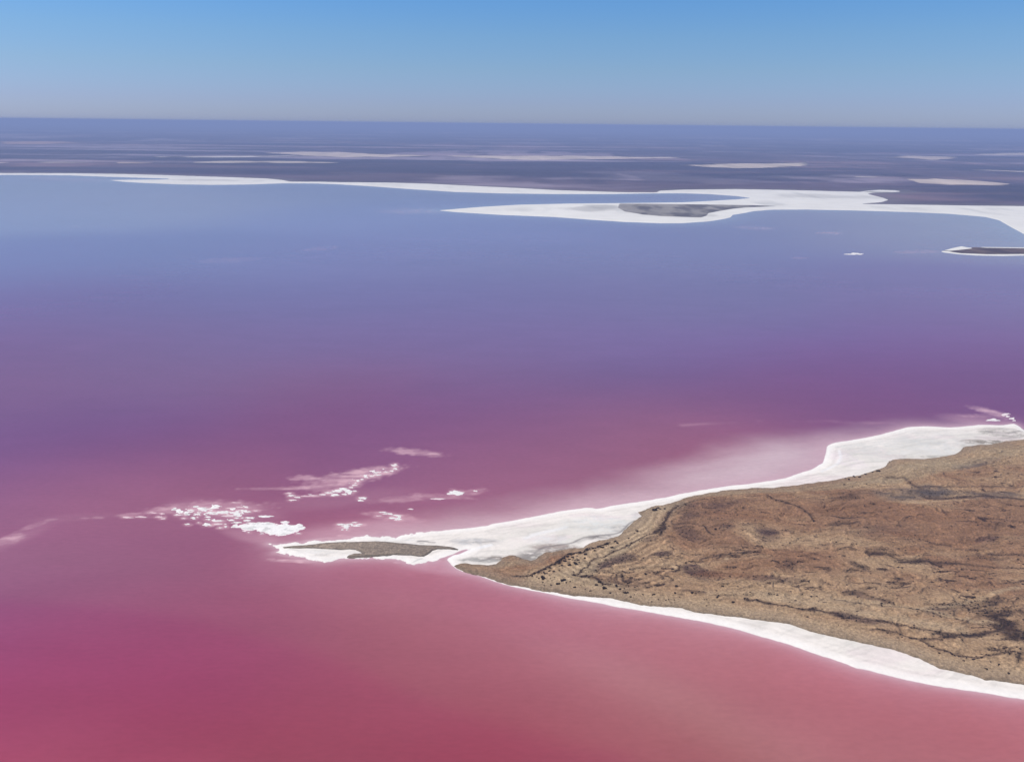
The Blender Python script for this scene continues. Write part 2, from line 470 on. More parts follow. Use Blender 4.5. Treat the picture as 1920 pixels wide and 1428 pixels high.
# the darker magenta tongue that enters from the left, below the mauve water
TONGUE = G([(-200, 1115), (0, 1128), (170, 1138), (320, 1158), (440, 1185), (540, 1212), (640, 1250), (760, 1300), (900, 1345), (1060, 1390), (1200, 1440), (1200, 1700), (-300, 1700)])
td = sdf(P, smooth_line(TONGUE), 120.0) + wx * 30
near_ = ss(120, 60, np.abs(td))
bandk = ss(-14, 14, td) - 0.5
tint = tint * (1 + near_[:, None] * bandk[:, None] * np.array([0.0, -0.17, -0.02]))
# fainter slanting bands in the rose water
for pts_, am_ in [([(500, 1075), (700, 1110), (900, 1150), (1100, 1230), (1300, 1330), (1500, 1420)], 0.10), ([(900, 1110), (1100, 1180), (1350, 1260), (1600, 1330), (1900, 1410)], -0.03), ([(0, 1290), (250, 1330), (500, 1400)], -0.04)]:
    dd_ = line_dist(P, smooth_line(G(pts_)), 110)
    tint = tint * (1 + (am_ * np.exp(-((dd_ + wy * 20) / 26) ** 2))[:, None] * np.array([0.5, 1.5, 1.2]))


def pale_blend(amount, colour, tint):
    a = np.clip(amount, 0, 1)[:, None]
    return tint * (1 - a) + np.array(colour)[None] * a


PALE_LILAC = srgb(204, 174, 174)
PALE_PINK = srgb(200, 150, 158)
CRUST_PINK = srgb(222, 176, 178)


def pblob(cx, cy, rx, ry, ang=0, soft=0.8, seed=1, ns=14.0, na_=0.8):
    """soft-edged shoal: an ellipse given by traced centre and half sizes"""
    c = ground(cx, cy)
    ex = ground(cx + rx * math.cos(rad(ang)), cy - rx * math.sin(rad(ang))) - c
    ey = ground(cx + ry * math.sin(rad(ang)), cy + ry * math.cos(rad(ang))) - c
    B = np.linalg.inv(np.stack([ex, ey], 1))
    m = np.nonzero((np.abs(x - c[0]) < 3 * (abs(ex[0]) + abs(ey[0]))) & (np.abs(y - c[1]) < 3 * (abs(ex[1]) + abs(ey[1]))))[0]
    out_ = np.zeros(len(P))
    if len(m):
        uv = (P[m] - c) @ B.T
        rr = np.hypot(uv[:, 0], uv[:, 1]) + (fbm(P[m, 0] / ns, P[m, 1] / ns, seed, 4) - 0.5) * na_
        out_[m] = ss(1 + soft * 0.5, 1 - soft * 0.5, rr)
    return out_


# milky shallows over the salt bed
for (cx, cy, rx, ry, ang, soft, amt, colr) in [
        (700, 990, 110, 16, 2, 1.2, 0.55, PALE_PINK), (560, 1003, 90, 10, 4, 1.2, 0.30, PALE_PINK), (470, 1005, 60, 12, -12, 1.0, 0.35, PALE_PINK),
        (640, 935, 120, 14, 6, 1.2, 0.15, PALE_PINK), (420, 960, 90, 20, -4, 1.2, 0.35, PALE_PINK), (825, 1062, 60, 12, -5, 1.0, 0.45, PALE_PINK),
        (30, 1010, 60, 10, 22, 1.2, 0.15, PALE_PINK), (140, 970, 80, 6, 4, 1.2, 0.08, PALE_PINK), (1840, 788, 70, 8, -6, 1.0, 0.35, PALE_PINK)]:
    tint = pale_blend(pblob(cx, cy, rx, ry, ang, soft, 3, 60, 0.5) * amt, colr, tint)
BENCH = G([(600, 1004), (700, 985), (800, 965), (900, 950), (1050, 925), (1180, 892), (1280, 862), (1340, 838), (1420, 820), (1540, 808), (1640, 797), (1740, 792), (1840, 790),
           (1900, 870), (1700, 930), (1560, 1000), (1300, 1040), (1100, 1060), (930, 1045), (760, 1032), (620, 1024)])
bd = sdf(P, BENCH, 200.0)
bd = bd + (fbm(x / 90, y / 60, 19, 4) - 0.5) * 36
bench = ss(-26, 66, bd)
bench = bench * (0.80 + 0.34 * fbm((x + 0.4 * y) / 70 + wx, (y - 0.4 * x) / 16 + wy * 2, 20, 5, 0.6))
tint = pale_blend(0.95 * bench, PALE_LILAC, tint)
# drowned salt crust, streaky
streak = ss(0.35, 0.75, fbm(x / 16 + wx * 6, y / 5 + wy * 6, 77, 4))
for (cx, cy, rx, ry, ang, amt, sd) in [
        (775, 847, 52, 6, -5, 0.50, 1), (805, 851, 22, 5, -6, 0.35, 2), (660, 892, 85, 11, 9, 0.55, 3), (700, 884, 44, 9, 4, 0.55, 4), (632, 908, 60, 12, 8, 0.45, 5), (570, 895, 28, 5, 3, 0.40, 6),
        (575, 913, 60, 3, 2, 0.40, 7), (520, 916, 70, 2.5, 0, 0.40, 8), (8, 1015, 34, 6, 12, 0.34, 9), (20, 1007, 26, 5, 14, 0.34, 10), (62, 985, 30, 4, 18, 0.20, 11), (95, 974, 12, 2, 5, 0.25, 12), (160, 971, 10, 1.5, 0, 0.3, 13),
        (185, 970, 12, 2, 0, 0.55, 14), (312, 955, 34, 6, 5, 0.35, 15), (400, 952, 95, 12, 2, 0.45, 16), (250, 965, 30, 4, 5, 0.35, 17), (760, 935, 60, 6, 4, 0.30, 18), (830, 930, 50, 4, -4, 0.35, 19), (735, 968, 50, 8, -6, 0.35, 20),
        (655, 985, 30, 7, 3, 0.35, 21), (885, 922, 28, 6, 8, 0.35, 22), (548, 1051, 36, 3.0, 0, 0.85, 23), (575, 1053, 18, 2.0, 2, 0.8, 24), (508, 1048, 9, 1.8, 0, 0.7, 25), (543, 1043, 22, 2.5, -8, 0.5, 26),
        (640, 1003, 10, 2, 5, 0.7, 27), (610, 1010, 50, 2.5, 5, 0.5, 28), (745, 1054, 9, 2, 0, 0.6, 29), (1850, 770, 34, 5, -14, 0.5, 30), (1868, 776, 30, 4, -18, 0.5, 31), (1840, 779, 45, 3, 0, 0.3, 32),
        (430, 487, 48, 5, 2, 0.10, 33), (600, 466, 30, 4, 6, 0.12, 34), (1555, 437, 22, 2.5, 0, 0.4, 35), (1410, 427, 36, 3, -3, 0.25, 36), (1497, 484, 16, 2, 0, 0.15, 37), (770, 396, 56, 5, 0, 0.25, 38), (1720, 472, 46, 3, 0, 0.25, 39),
        (130, 336, 90, 3, -2, 0.30, 40), (920, 418, 8, 1, 0, 0.0, 41)]:
    k = pblob(cx, cy, rx, ry, ang, 0.7, sd, max(6, 6 * (1 if cy > 600 else 12)), 0.9)
    tint = pale_blend(k * amt * (0.45 + 0.75 * streak), CRUST_PINK, tint)
# drowned apron round every salt raft (traces: centre, width, height, pinkness)
Z4 = [(300, 397, 150, 24, .7), (520, 390, 170, 22, .6), (680, 328, 130, 18, .8), (830, 342, 90, 24, .7), (790, 388, 110, 22, .7), (850, 418, 75, 18, .5), (1080, 360, 130, 28, .35), (1180, 358, 46, 22, .4), (1150, 412, 70, 18, .5),
      (1300, 408, 78, 30, 0), (1215, 500, 92, 24, 0), (1490, 505, 120, 46, 0), (1555, 518, 60, 18, .3), (1530, 427, 90, 24, 0), (1665, 450, 160, 22, 0), (1680, 497, 130, 18, .5), (1265, 292, 115, 24, .1), (1440, 288, 145, 42, 0),
      (1560, 325, 120, 36, 0), (1730, 322, 190, 36, 0), (1385, 325, 90, 14, .2), (1380, 355, 60, 14, .3), (1840, 375, 180, 24, .5), (1790, 538, 48, 24, .1), (1705, 555, 50, 14, .4), (1380, 475, 38, 14, .5), (1360, 395, 30, 18, .5), (1570, 292, 60, 18, .1)]
Z5 = [(130, 388, 210, 38, 0), (380, 392, 200, 34, 0), (520, 356, 150, 30, 0), (620, 376, 140, 30, 0), (230, 366, 60, 18, 0), (310, 445, 150, 34, .5), (425, 490, 80, 30, 0), (520, 487, 50, 18, .2), (660, 485, 160, 30, 0),
      (600, 530, 100, 34, 0), (350, 530, 80, 18, 0), (420, 570, 210, 26, 0), (90, 540, 180, 22, .1), (90, 595, 150, 18, .5), (220, 595, 50, 18, .3), (225, 645, 66, 34, .1), (125, 663, 60, 14, .4), (680, 577, 150, 28, .1), (765, 358, 80, 18, .6),
      (870, 768, 56, 16, .1), (640, 745, 46, 14, .3), (1540, 768, 80, 18, .1), (300, 312, 150, 16, .7), (480, 296, 120, 14, .6), (600, 300, 60, 16, .5), (400, 212, 170, 10, .8)]
Z6 = [(955, 192, 40, 18, .2), (962, 215, 30, 14, 0), (940, 232, 34, 10, .1), (900, 240, 40, 9, .3), (845, 258, 46, 10, .15), (800, 266, 44, 10, .2), (765, 276, 36, 9, .2), (735, 290, 28, 10, .1), (705, 300, 28, 12, .1), (690, 316, 24, 8, .3), (680, 330, 34, 10, .2),
                           (660, 345, 30, 9, .3), (600, 360, 90, 22, 0), (560, 372, 70, 14, .1), (640, 380, 70, 22, 0), (610, 392, 44, 12, .1), (545, 396, 60, 14, 0), (500, 382, 60, 11, .2), (685, 370, 26, 9, .1), (460, 395, 50, 10, .3), (400, 402, 60, 8, .6), (340, 405, 60, 8, .7), (245, 402, 58, 12, .2), (288, 414, 40, 10, .2),
                           (255, 433, 52, 10, .25), (230, 385, 40, 9, .5)]
Z7 = [(880, 517, 50, 9, 0), (920, 528, 70, 10, 0), (975, 540, 60, 9, 0), (945, 557, 60, 9, 0), (980, 568, 50, 11, 0), (850, 542, 34, 7, .5), (590, 602, 60, 12, 0), (620, 612, 60, 10, 0), (655, 600, 50, 9, 0), (685, 588, 40, 8, 0), (715, 602, 56, 9, .1), (622, 624, 50, 9, 0), (598, 638, 22, 8, 0), (630, 638, 16, 7, .2)]
HALO = [(200 + a / 8, 920 + b_ / 8, w_ / 8, h_ / 8) for a, b_, w_, h_, _ in Z4] + [(400 + a / 9.6, 920 + b_ / 9.6, w_ / 9.6, h_ / 9.6) for a, b_, w_, h_, _ in Z5]
HALO += [(480 + a / 3.692, 820 + b_ / 3.692, w_ / 3.692, h_ / 3.692) for a, b_, w_, h_, _ in Z6 + Z7] + [(509, 990, 90, 16), (855, 923, 26, 10), (678, 934, 15, 6)]
for k_, (cx, cy, w_, h_) in enumerate(HALO):
    tint = pale_blend((0.30 + 0.35 * ((k_ * 37) % 11) / 10) * (0.5 + 0.6 * streak) * pblob(cx, cy + 0.3, w_ * 0.5 + 3.5, max(h_ * 0.5, 1) + 1.6, 0, 1.1, 60 + k_, 5, 1.0), CRUST_PINK, tint)
# narrow milky rim all along the beaches
NB = sdf(P, SALT_NEAR, 160.0)
rim_n = (fbm(x / 55, y / 55, 9, 3) - 0.5)
tint = pale_blend(0.78 * np.exp(-np.clip(-NB, 0, None) / (4.5 + 3 * rim_n)), PALE_LILAC, tint)
tint = pale_blend(0.42 * np.exp(-np.clip(-NB, 0, None) / (16 + 12 * rim_n)), PALE_PINK, tint)
# faint thin line where the shallow bench drops off, north side
lip = G([(1280, 797), (1330, 793), (1400, 790), (1470, 789), (1540, 789), (1600, 792), (1680, 793)])
ld = line_dist(P, smooth_line(lip), 60)
tint = pale_blend(0.30 * ss(0.35, 0.7, fbm(x / 40, y / 40, 77, 3)) * np.exp(-(ld / 5.0) ** 2), PALE_PINK, tint)
FB = -sdf(P, SALT_FAR, 900.0)
tint = pale_blend(0.55 * np.exp(-np.clip(FB, 0, None) / 90), srgb(170, 175, 178), tint)
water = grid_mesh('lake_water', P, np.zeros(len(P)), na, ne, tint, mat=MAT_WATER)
tag(water, 'pink and violet salt lake surface fading to blue grey in the distance', kind='structure')

# ------------------------------------------------------------------ desert plain to the horizon
az = np.concatenate([np.linspace(-180, -42, 60)[:-1], np.linspace(-42, 42, 900), np.linspace(42, 180, 60)[1:]])
rng_ = H / np.tan(np.radians(np.linspace(7.2, 0.3235, 330)))
P, na, ne = polar_grid(0, 0, 0, 0, 0, 0, az=az, rng=rng_)
x, y = P[:, 0], P[:, 1]
R = np.hypot(x, y)
edge = -sdf(P, BASIN, 3000.0)
z = 0.6 + np.clip(edge * 0.02, -2.0, 1.6)
base = np.array([0.090, 0.066, 0.072])
dark = np.array([0.034, 0.030, 0.046])
pinky = np.array([0.19, 0.125, 0.112])
pale = np.array([0.50, 0.42, 0.37])
n1 = fbm(x / 5000, y / 1900, 3, 6, 0.62)
n2 = fbm(x / 3800, y / 1000, 8, 6, 0.62)
n3 = fbm(x / 4200 + 5, y / 3600, 13, 5)
n4 = fbm(x / 700, y / 2600 + n3, 21, 5, 0.6)
c = base + (dark - base) * ss(0.40, 0.62, n1)[:, None]
c = c + (pinky - c) * (0.80 * ss(0.52, 0.68, n2))[:, None]
c = c + (pale - c) * (0.30 * ss(0.60, 0.72, n3) * ss(0.46, 0.62, n4))[:, None]
c = c + (pale - c) * (0.30 * ss(0.67, 0.75, fbm(x / 2600, y / 1700, 55, 5)))[:, None]
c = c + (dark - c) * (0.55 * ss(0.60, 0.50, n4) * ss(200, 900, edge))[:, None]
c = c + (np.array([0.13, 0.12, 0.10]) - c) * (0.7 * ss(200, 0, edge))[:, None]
c = c * (0.72 + 0.56 * fbm(x / 2600, y / 420, 91, 5, 0.65))[:, None]
c = c + (pale - c) * (0.42 * ss(0.60, 0.70, fbm(x / 6500, y / 820, 92, 5, 0.6)) * ss(300, 1200, edge))[:, None]
c = c * np.array([1.16, 1.10, 1.42])  # violet haze tone put into the ground colour, in place of thicker air
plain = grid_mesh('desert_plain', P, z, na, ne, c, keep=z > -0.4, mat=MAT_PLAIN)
tag(plain, 'dark flat desert reaching the hazy horizon beyond the lake', kind='structure')


def raised(name, poly, hi, slope, az_e, res, colour_fn, mat, margin=None, base_z=0.0, rough_n=None, relief=None, kind='structure', label=None, maxd=400.0, low=-0.4):
    """a low bank bounded by a traced outline: a height sheet that dips under what lies round it"""
    ang = np.degrees(np.arctan2(poly[:, 0], poly[:, 1]))
    dep = np.degrees(np.arctan2(H, np.hypot(poly[:, 0], poly[:, 1])))
    a0, a1, e0, e1 = ang.min() - 0.4, ang.max() + 0.4, dep.min() - 0.15, dep.max() + 0.3
    if az_e:
        a0, a1 = max(a0, az_e[0]), min(a1, az_e[1])
    na, ne = max(12, int((a1 - a0) / res[0])), max(12, int((e1 - e0) / res[1]))
    P, na, ne = polar_grid(a0, a1, na, e0, e1, ne)
    sd = sdf(P, poly, maxd)
    if rough_n:
        for sc, am, *msk in rough_n:
            k = (fbm(P[:, 0] / sc, P[:, 1] / sc, int(sc * 7) % 97, 4) - 0.5) * am
            sd = sd + (k * msk[0](P) if msk else k)
    z = base_z + np.clip(sd * slope, low - base_z, hi)
    if relief is not None:
        z = z + relief(P, sd)
    c = colour_fn(P, sd)
    o = grid_mesh(name, P, z, na, ne, c, keep=z > base_z + low * 0.7 if base_z == 0 else sd > -12 - 0 * sd, mat=mat)
    tag(o, label, kind=kind)
    return o


def far_salt_col(P, sd):
    x, y = P[:, 0], P[:, 1]
    c = np.tile(np.array([0.80, 0.755, 0.675]), (len(P), 1))
    g = ss(0.5, 0.72, fbm(x / 140, y / 500, 61, 4)) * ss(60, 260, sd)
    c = c + (np.array([0.55, 0.53, 0.48]) - c) * (0.6 * g)[:, None]
    # greyer mud in the middle of the wide flats
    for (cx, cy, rx, ry, am) in [(1100, 392, 60, 5, 0.5), (1130, 388, 35, 5, 0.6), (1560, 369, 90, 5, 0.35), (1655, 361, 30, 2.2, 0.8), (380, 338, 110, 2, 0.35), (1330, 404, 16, 3, 0.3)]:
        q = ground(cx, cy)
        ex = abs(ground(cx + rx, cy)[0] - q[0])
        ey = abs(ground(cx, cy + ry)[1] - q[1])
        d = np.hypot((x - q[0]) / ex, (y - q[1]) / ey) + (fbm(x / 90, y / 300, 5, 4) - 0.5)
        c = c + (np.array([0.33, 0.31, 0.28]) - c) * (am * ss(1.2, 0.5, d))[:, None]
    return c


raised('salt_shore', SALT_FAR, 0.9, 0.03, (-46, 46), (0.055, 0.022), far_salt_col, MAT_FARSALT, maxd=900,
       label='white salt shore and long spit along the far side of the lake')


def flat_col(base, var, sc, seed):
    def fn(P, sd):
        k = fbm(P[:, 0] / sc, P[:, 1] / (sc * 3), seed, 5)
        return np.array(base) + (np.array(var) - np.array(base)) * ss(0.35, 0.68, k)[:, None]
    return fn


o = raised('mud_flat', G(FAR_PATCH), 0.5, 0.03, None, (0.05, 0.02), flat_col((0.115, 0.10, 0.095), (0.28, 0.25, 0.22), 60, 4), MAT_PLAIN, base_z=1.0, low=-0.8, maxd=500,
           label='dark grey mud flat enclosed by the far white spit')
raised('island', G(EAST_ISLE), 0.7, 0.04, None, (0.05, 0.02), far_salt_col, MAT_FARSALT, maxd=300, label='small white rimmed island by the right edge below the far shore')
raised('island_ground', G(EAST_PATCH), 0.6, 0.05, None, (0.05, 0.02), flat_col((0.075, 0.052, 0.058), (0.16, 0.11, 0.10), 30, 6), MAT_PLAIN, base_z=0.75, low=-0.6, maxd=300,
       label='dark scrubby middle of the small right hand island')

PANS = [
    ([(480, 287), (560, 284.5), (640, 285.5), (700, 288), (780, 291), (818, 293), (760, 294), (640, 296), (590, 293.5), (540, 289.5)], 'pale salt pan in the desert left of centre, widest of the far ones', (0.50, 0.43, 0.40)),
    ([(823, 292.5), (900, 291.8), (1000, 292), (1130, 293), (1285, 295.5), (1250, 297.5), (1100, 299.5), (1000, 300.5), (930, 298.7), (880, 295.5)], 'long pale salt pan in the desert at the centre', (0.50, 0.43, 0.40)),
    ([(273, 293.6), (360, 293), (460, 292.6), (547, 291.8), (590, 293.3), (520, 295), (400, 296), (290, 295.8)], 'thin white salt pan in the desert on the left', (0.52, 0.50, 0.50)),
    ([(350, 304), (400, 302.5), (470, 302), (540, 302.2), (640, 305.5), (540, 306.5), (430, 306.6), (360, 306)], 'short pale salt pan nearest the far shore on the left', (0.42, 0.37, 0.34)),
    ([(1265, 309.7), (1347, 307), (1430, 306.6), (1463, 306), (1513, 303.6), (1530, 307), (1507, 311), (1467, 314), (1380, 316), (1330, 314)], 'pale salt pan with a raised right end, right of centre', (0.46, 0.40, 0.36)),
    ([(1677, 335.4), (1747, 334.6), (1827, 338.5), (1862, 342.5), (1895, 350), (1847, 349), (1780, 347), (1723, 344), (1700, 339)], 'bright oval salt pan just beyond the far shore at right', (0.50, 0.43, 0.40)),
    ([(1593, 331), (1640, 331.3), (1680, 333), (1640, 333.8), (1600, 332.8)], 'thin white salt pan left of the bright oval one', (0.50, 0.46, 0.46)),
    ([(1647, 295), (1703, 292), (1760, 293.5), (1805, 295), (1785, 298), (1747, 300.7), (1713, 298)], 'small pale salt pan high on the right near the horizon', (0.46, 0.39, 0.36)),
    ([(1815, 290), (1870, 287.5), (1920, 286.6), (2050, 289), (1960, 291.5), (1880, 292)], 'thin pale salt pan at the right edge near the horizon', (0.48, 0.41, 0.38)),
    ([(1808, 318.5), (1850, 318.3), (1925, 321), (2030, 325), (1940, 325), (1860, 321.5)], 'narrow white salt pan at the right edge', (0.48, 0.43, 0.42)),
    ([(-60, 303), (0, 304.4), (36, 305.3), (0, 306.8), (-60, 306)], 'thin white salt pan at the left edge', (0.50, 0.43, 0.44)),
    ([(60, 304.6), (130, 303.6), (190, 304.4), (150, 306.4), (90, 306.2)], 'faint grey salt pan near the left edge', (0.30, 0.26, 0.26)),
    ([(216, 304.6), (262, 304.2), (300, 305.4), (262, 307.2), (222, 306.6)], 'small pinkish salt pan on the left beside the short pale one', (0.40, 0.32, 0.30)),
    ([(0, 266), (90, 265), (160, 267.5), (90, 270.5), (0, 271)], 'faint pinkish salt pan high at the left edge near the horizon', (0.36, 0.24, 0.22)),
]
for pts, lab, colr in PANS:
    def pan_col(P, sd, colr=colr):
        e = ss(0, 180, sd + (fbm(P[:, 0] / 260, P[:, 1] / 500, 3, 4) - 0.4) * 420)
        k = fbm(P[:, 0] / 120, P[:, 1] / 900, 15, 4)
        body = np.array(colr) * np.array([1.25, 1.16, 1.02]) * (0.72 + 0.5 * k)[:, None]
        return np.array([0.07, 0.05, 0.055]) * (1 - e[:, None]) + body * e[:, None]
    raised('salt_pan', G(pts), 0.6, 0.01, None, (0.06, 0.012), pan_col, MAT_FARSALT, base_z=2.0, low=-0.6, maxd=900, rough_n=[(420, 240)], label=lab)

# ------------------------------------------------------------------ near peninsula: salt beach
STREAKS_SALT = [  # grey drainage threads on the salt (photo trace), width, darkness
    ([(785, 1013.5), (793, 1013), (802, 1013.8)], 1.6, 0.75), ([(805, 1015.5), (815, 1016)], 1.2, 0.7), ([(788, 1017), (795, 1017)], 0.8, 0.5),
    ([(774, 1053), (780, 1051), (786, 1048), (792, 1046.5)], 1.2, 0.8), ([(845, 1015), (870, 1018), (900, 1018), (915, 1016), (928, 1015)], 1.6, 0.22), ([(905, 1017.5), (925, 1015.5)], 1.0, 0.35),
    ([(1010, 1029), (1022, 1024.5), (1045, 1022), (1060, 1020.5), (1078, 1017), (1098, 1009), (1130, 1005), (1158, 1000), (1170, 992), (1180, 983), (1190, 977)], 1.3, 0.75),
    ([(1003, 1036), (1012, 1030), (1030, 1027)], 1.2, 0.45), ([(1022, 1030), (1040, 1028), (1052, 1029)], 1.0, 0.45), ([(1030, 1034), (1048, 1031), (1066, 1026)], 1.2, 0.4),
    ([(1085, 1016), (1100, 1012), (1118, 1008), (1135, 1007)], 3.0, 0.35), ([(980, 1026), (1000, 1020), (1060, 1010)], 1.0, 0.1),
    ([(1484, 897), (1520, 891), (1560, 888)], 1.6, 0.16), ([(1850, 809), (1880, 812), (1915, 808)], 3.0, 0.42), ([(1840, 804), (1870, 803), (1905, 805)], 1.8, 0.35), ([(1830, 820), (1870, 822), (1912, 820)], 3, 0.30),
    ([(900, 1052), (912, 1049), (925, 1046)], 1.6, 0.5), ([(868, 1048), (885, 1046), (905, 1044)], 1.3, 0.2), ([(545, 1030), (560, 1033)], 1.2, 0.25), ([(592, 1041.5), (606, 1041), (614, 1040)], 1.3, 0.25),
    ([(560, 1035), (590, 1044), (605, 1047)], 1.2, 0.2), ([(900, 984), (915, 984), (925, 983)], 2.5, 0.25)]
STREAKS_LIGHT = [([(1553, 838), (1552, 850), (1547, 862), (1535, 874)], 1.6, 0.9), ([(1574, 845), (1575, 860), (1566, 872), (1540, 884)], 2.2, 0.6), ([(985, 1008), (1010, 1000), (1060, 990)], 3, 0.6), ([(840, 1047), (860, 1040), (885, 1031), (920, 1022)], 2.5, 0.8)]


def salt_col(P, sd):
    x, y = P[:, 0], P[:, 1]
    wx = fbm(x / 40, y / 40, 70, 4) - 0.5
    wy = fbm(x / 40, y / 40, 71, 4) - 0.5
    c = np.tile(np.array([0.80, 0.718, 0.628]), (len(P), 1))
    st = fbm((x * 0.94 + y * 0.34) / 50 + wx * 1.2, (y * 0.94 - x * 0.34) / 13 + wy * 2.2, 72, 5, 0.6)
    cool = np.array([0.675, 0.620, 0.530])
    # drier greyer interior
    inner = ss(6, 40, sd)
    c = c + (cool - c) * (0.75 * inner * ss(0.38, 0.66, st))[:, None]
    c = c + (np.array([0.74, 0.61, 0.57]) - c) * (0.5 * ss(0.55, 0.75, fbm(x / 60 + wx, y / 22 + wy, 73, 4)))[:, None]
    for (cx, cy, rx, ry, am, colr) in [
            (1680, 840, 130, 20, 0.55, (0.655, 0.625, 0.56)), (1750, 825, 90, 20, 0.4, (0.66, 0.63, 0.57)), (1580, 860, 26, 18, 0.5, (0.78, 0.66, 0.64)), (1130, 985, 60, 20, 0.45, (0.66, 0.665, 0.625)), (1040, 1012, 40, 7, 0.4, (0.66, 0.66, 0.62)),
            (900, 1016, 44, 6, 0.6, (0.46, 0.44, 0.42)), (1060, 1030, 52, 9, 0.95, (0.27, 0.195, 0.15)), (1040, 1026, 40, 6, 0.7, (0.42, 0.34, 0.29)), (1125, 1009, 44, 8, 0.90, (0.26, 0.225, 0.20)), (1165, 992, 20, 7, 0.6, (0.32, 0.27, 0.24)), (955, 1048, 56, 9, 0.95, (0.25, 0.205, 0.165)), (905, 1051, 44, 5, 0.8, (0.38, 0.35, 0.31)),
            (1003, 1044, 40, 12, 0.9, (0.31, 0.27, 0.235)), (1195, 968, 12, 9, 0.4, (0.5, 0.47, 0.44)), (1890, 813, 44, 8, 0.65, (0.33, 0.29, 0.24)), (1860, 829, 64, 6, 0.85, (0.27, 0.225, 0.175)), (1740, 857, 70, 4, 0.6, (0.38, 0.34, 0.28)), (1820, 838, 30, 6, 0.6, (0.36, 0.32, 0.27)),
            (740, 1012, 40, 4, 0.35, (0.62, 0.62, 0.58)), (600, 1036, 50, 5, 0.25, (0.66, 0.67, 0.66)), (1780, 1262, 260, 50, 0.0, (0.8, 0.7, 0.7))]:
        q = ground(cx, cy)
        ex, ey = abs(ground(cx + rx, cy)[0] - q[0]), abs(ground(cx, cy + ry)[1] - q[1])
        d = np.hypot((x - q[0]) / ex, (y - q[1]) / ey) + wx * 1.2
        br = ss(0.36, 0.62, fbm(x / 9 + wx * 2, y / 4 + wy * 2, 90, 5, 0.7))
        c = c + (np.array(colr) - c) * (am * ss(1.35, 0.55, d) * (0.25 + 0.9 * br))[:, None]
    W = P + np.stack([wx, wy], 1) * 5
    for pts, w, am in STREAKS_SALT:
        d = line_dist(W, smooth_line(G(pts)), w * 4)
        c = c + (np.array([0.20, 0.17, 0.155]) - c) * (am * np.exp(-(d / w) ** 2))[:, None]
    for pts, w, am in STREAKS_LIGHT:
        d = line_dist(W, smooth_line(G(pts)), w * 4)
        c = c + (np.array([0.82, 0.79, 0.75]) - c) * (am * np.exp(-(d / w) ** 2))[:, None]
    tl = np.sin(6.283 * (sd + 5 * wx + 1.5 * wy) / 7.0) * ss(40, 5, sd) * (0.3 + fbm(x / 25, y / 25, 74, 3))
    c = c * (1 + 0.05 * tl)[:, None]
    st2 = fbm((x * 0.95 + y * 0.3) / 26 + wx * 2, (y * 0.95 - x * 0.3) / 5 + wy * 3, 75, 5, 0.65)
    c = c * (1 - 0.11 * ss(0.48, 0.70, st2) * ss(2, 12, sd))[:, None]
    # clean white lip, then a wet line at the water
    c = c + (np.array([0.87, 0.805, 0.725]) - c) * (0.8 * ss(12, 3, sd) * ss(0, 1.5, sd))[:, None]
    c = c + (np.array([0.62, 0.52, 0.53]) - c) * (0.5 * ss(1.2, 0.0, sd))[:, None]
    return c


raised('salt_beach', SALT_NEAR, 0.5, 0.06, (-24, 46), (0.045, 0.032), salt_col, MAT_SALT, maxd=60, rough_n=[(16, 2.2), (5, 1.2), (9, 9.0, lambda P: ss(-60, -100, P[:, 0])), (3.5, 4.0, lambda P: ss(-60, -100, P[:, 0]))],
       relief=lambda P, sd: 0.10 * (fbm(P[:, 0] / 12, P[:, 1] / 8, 33, 4) - 0.5) * ss(0, 6, sd), label='bright white salt beach and flats round the brown peninsula')

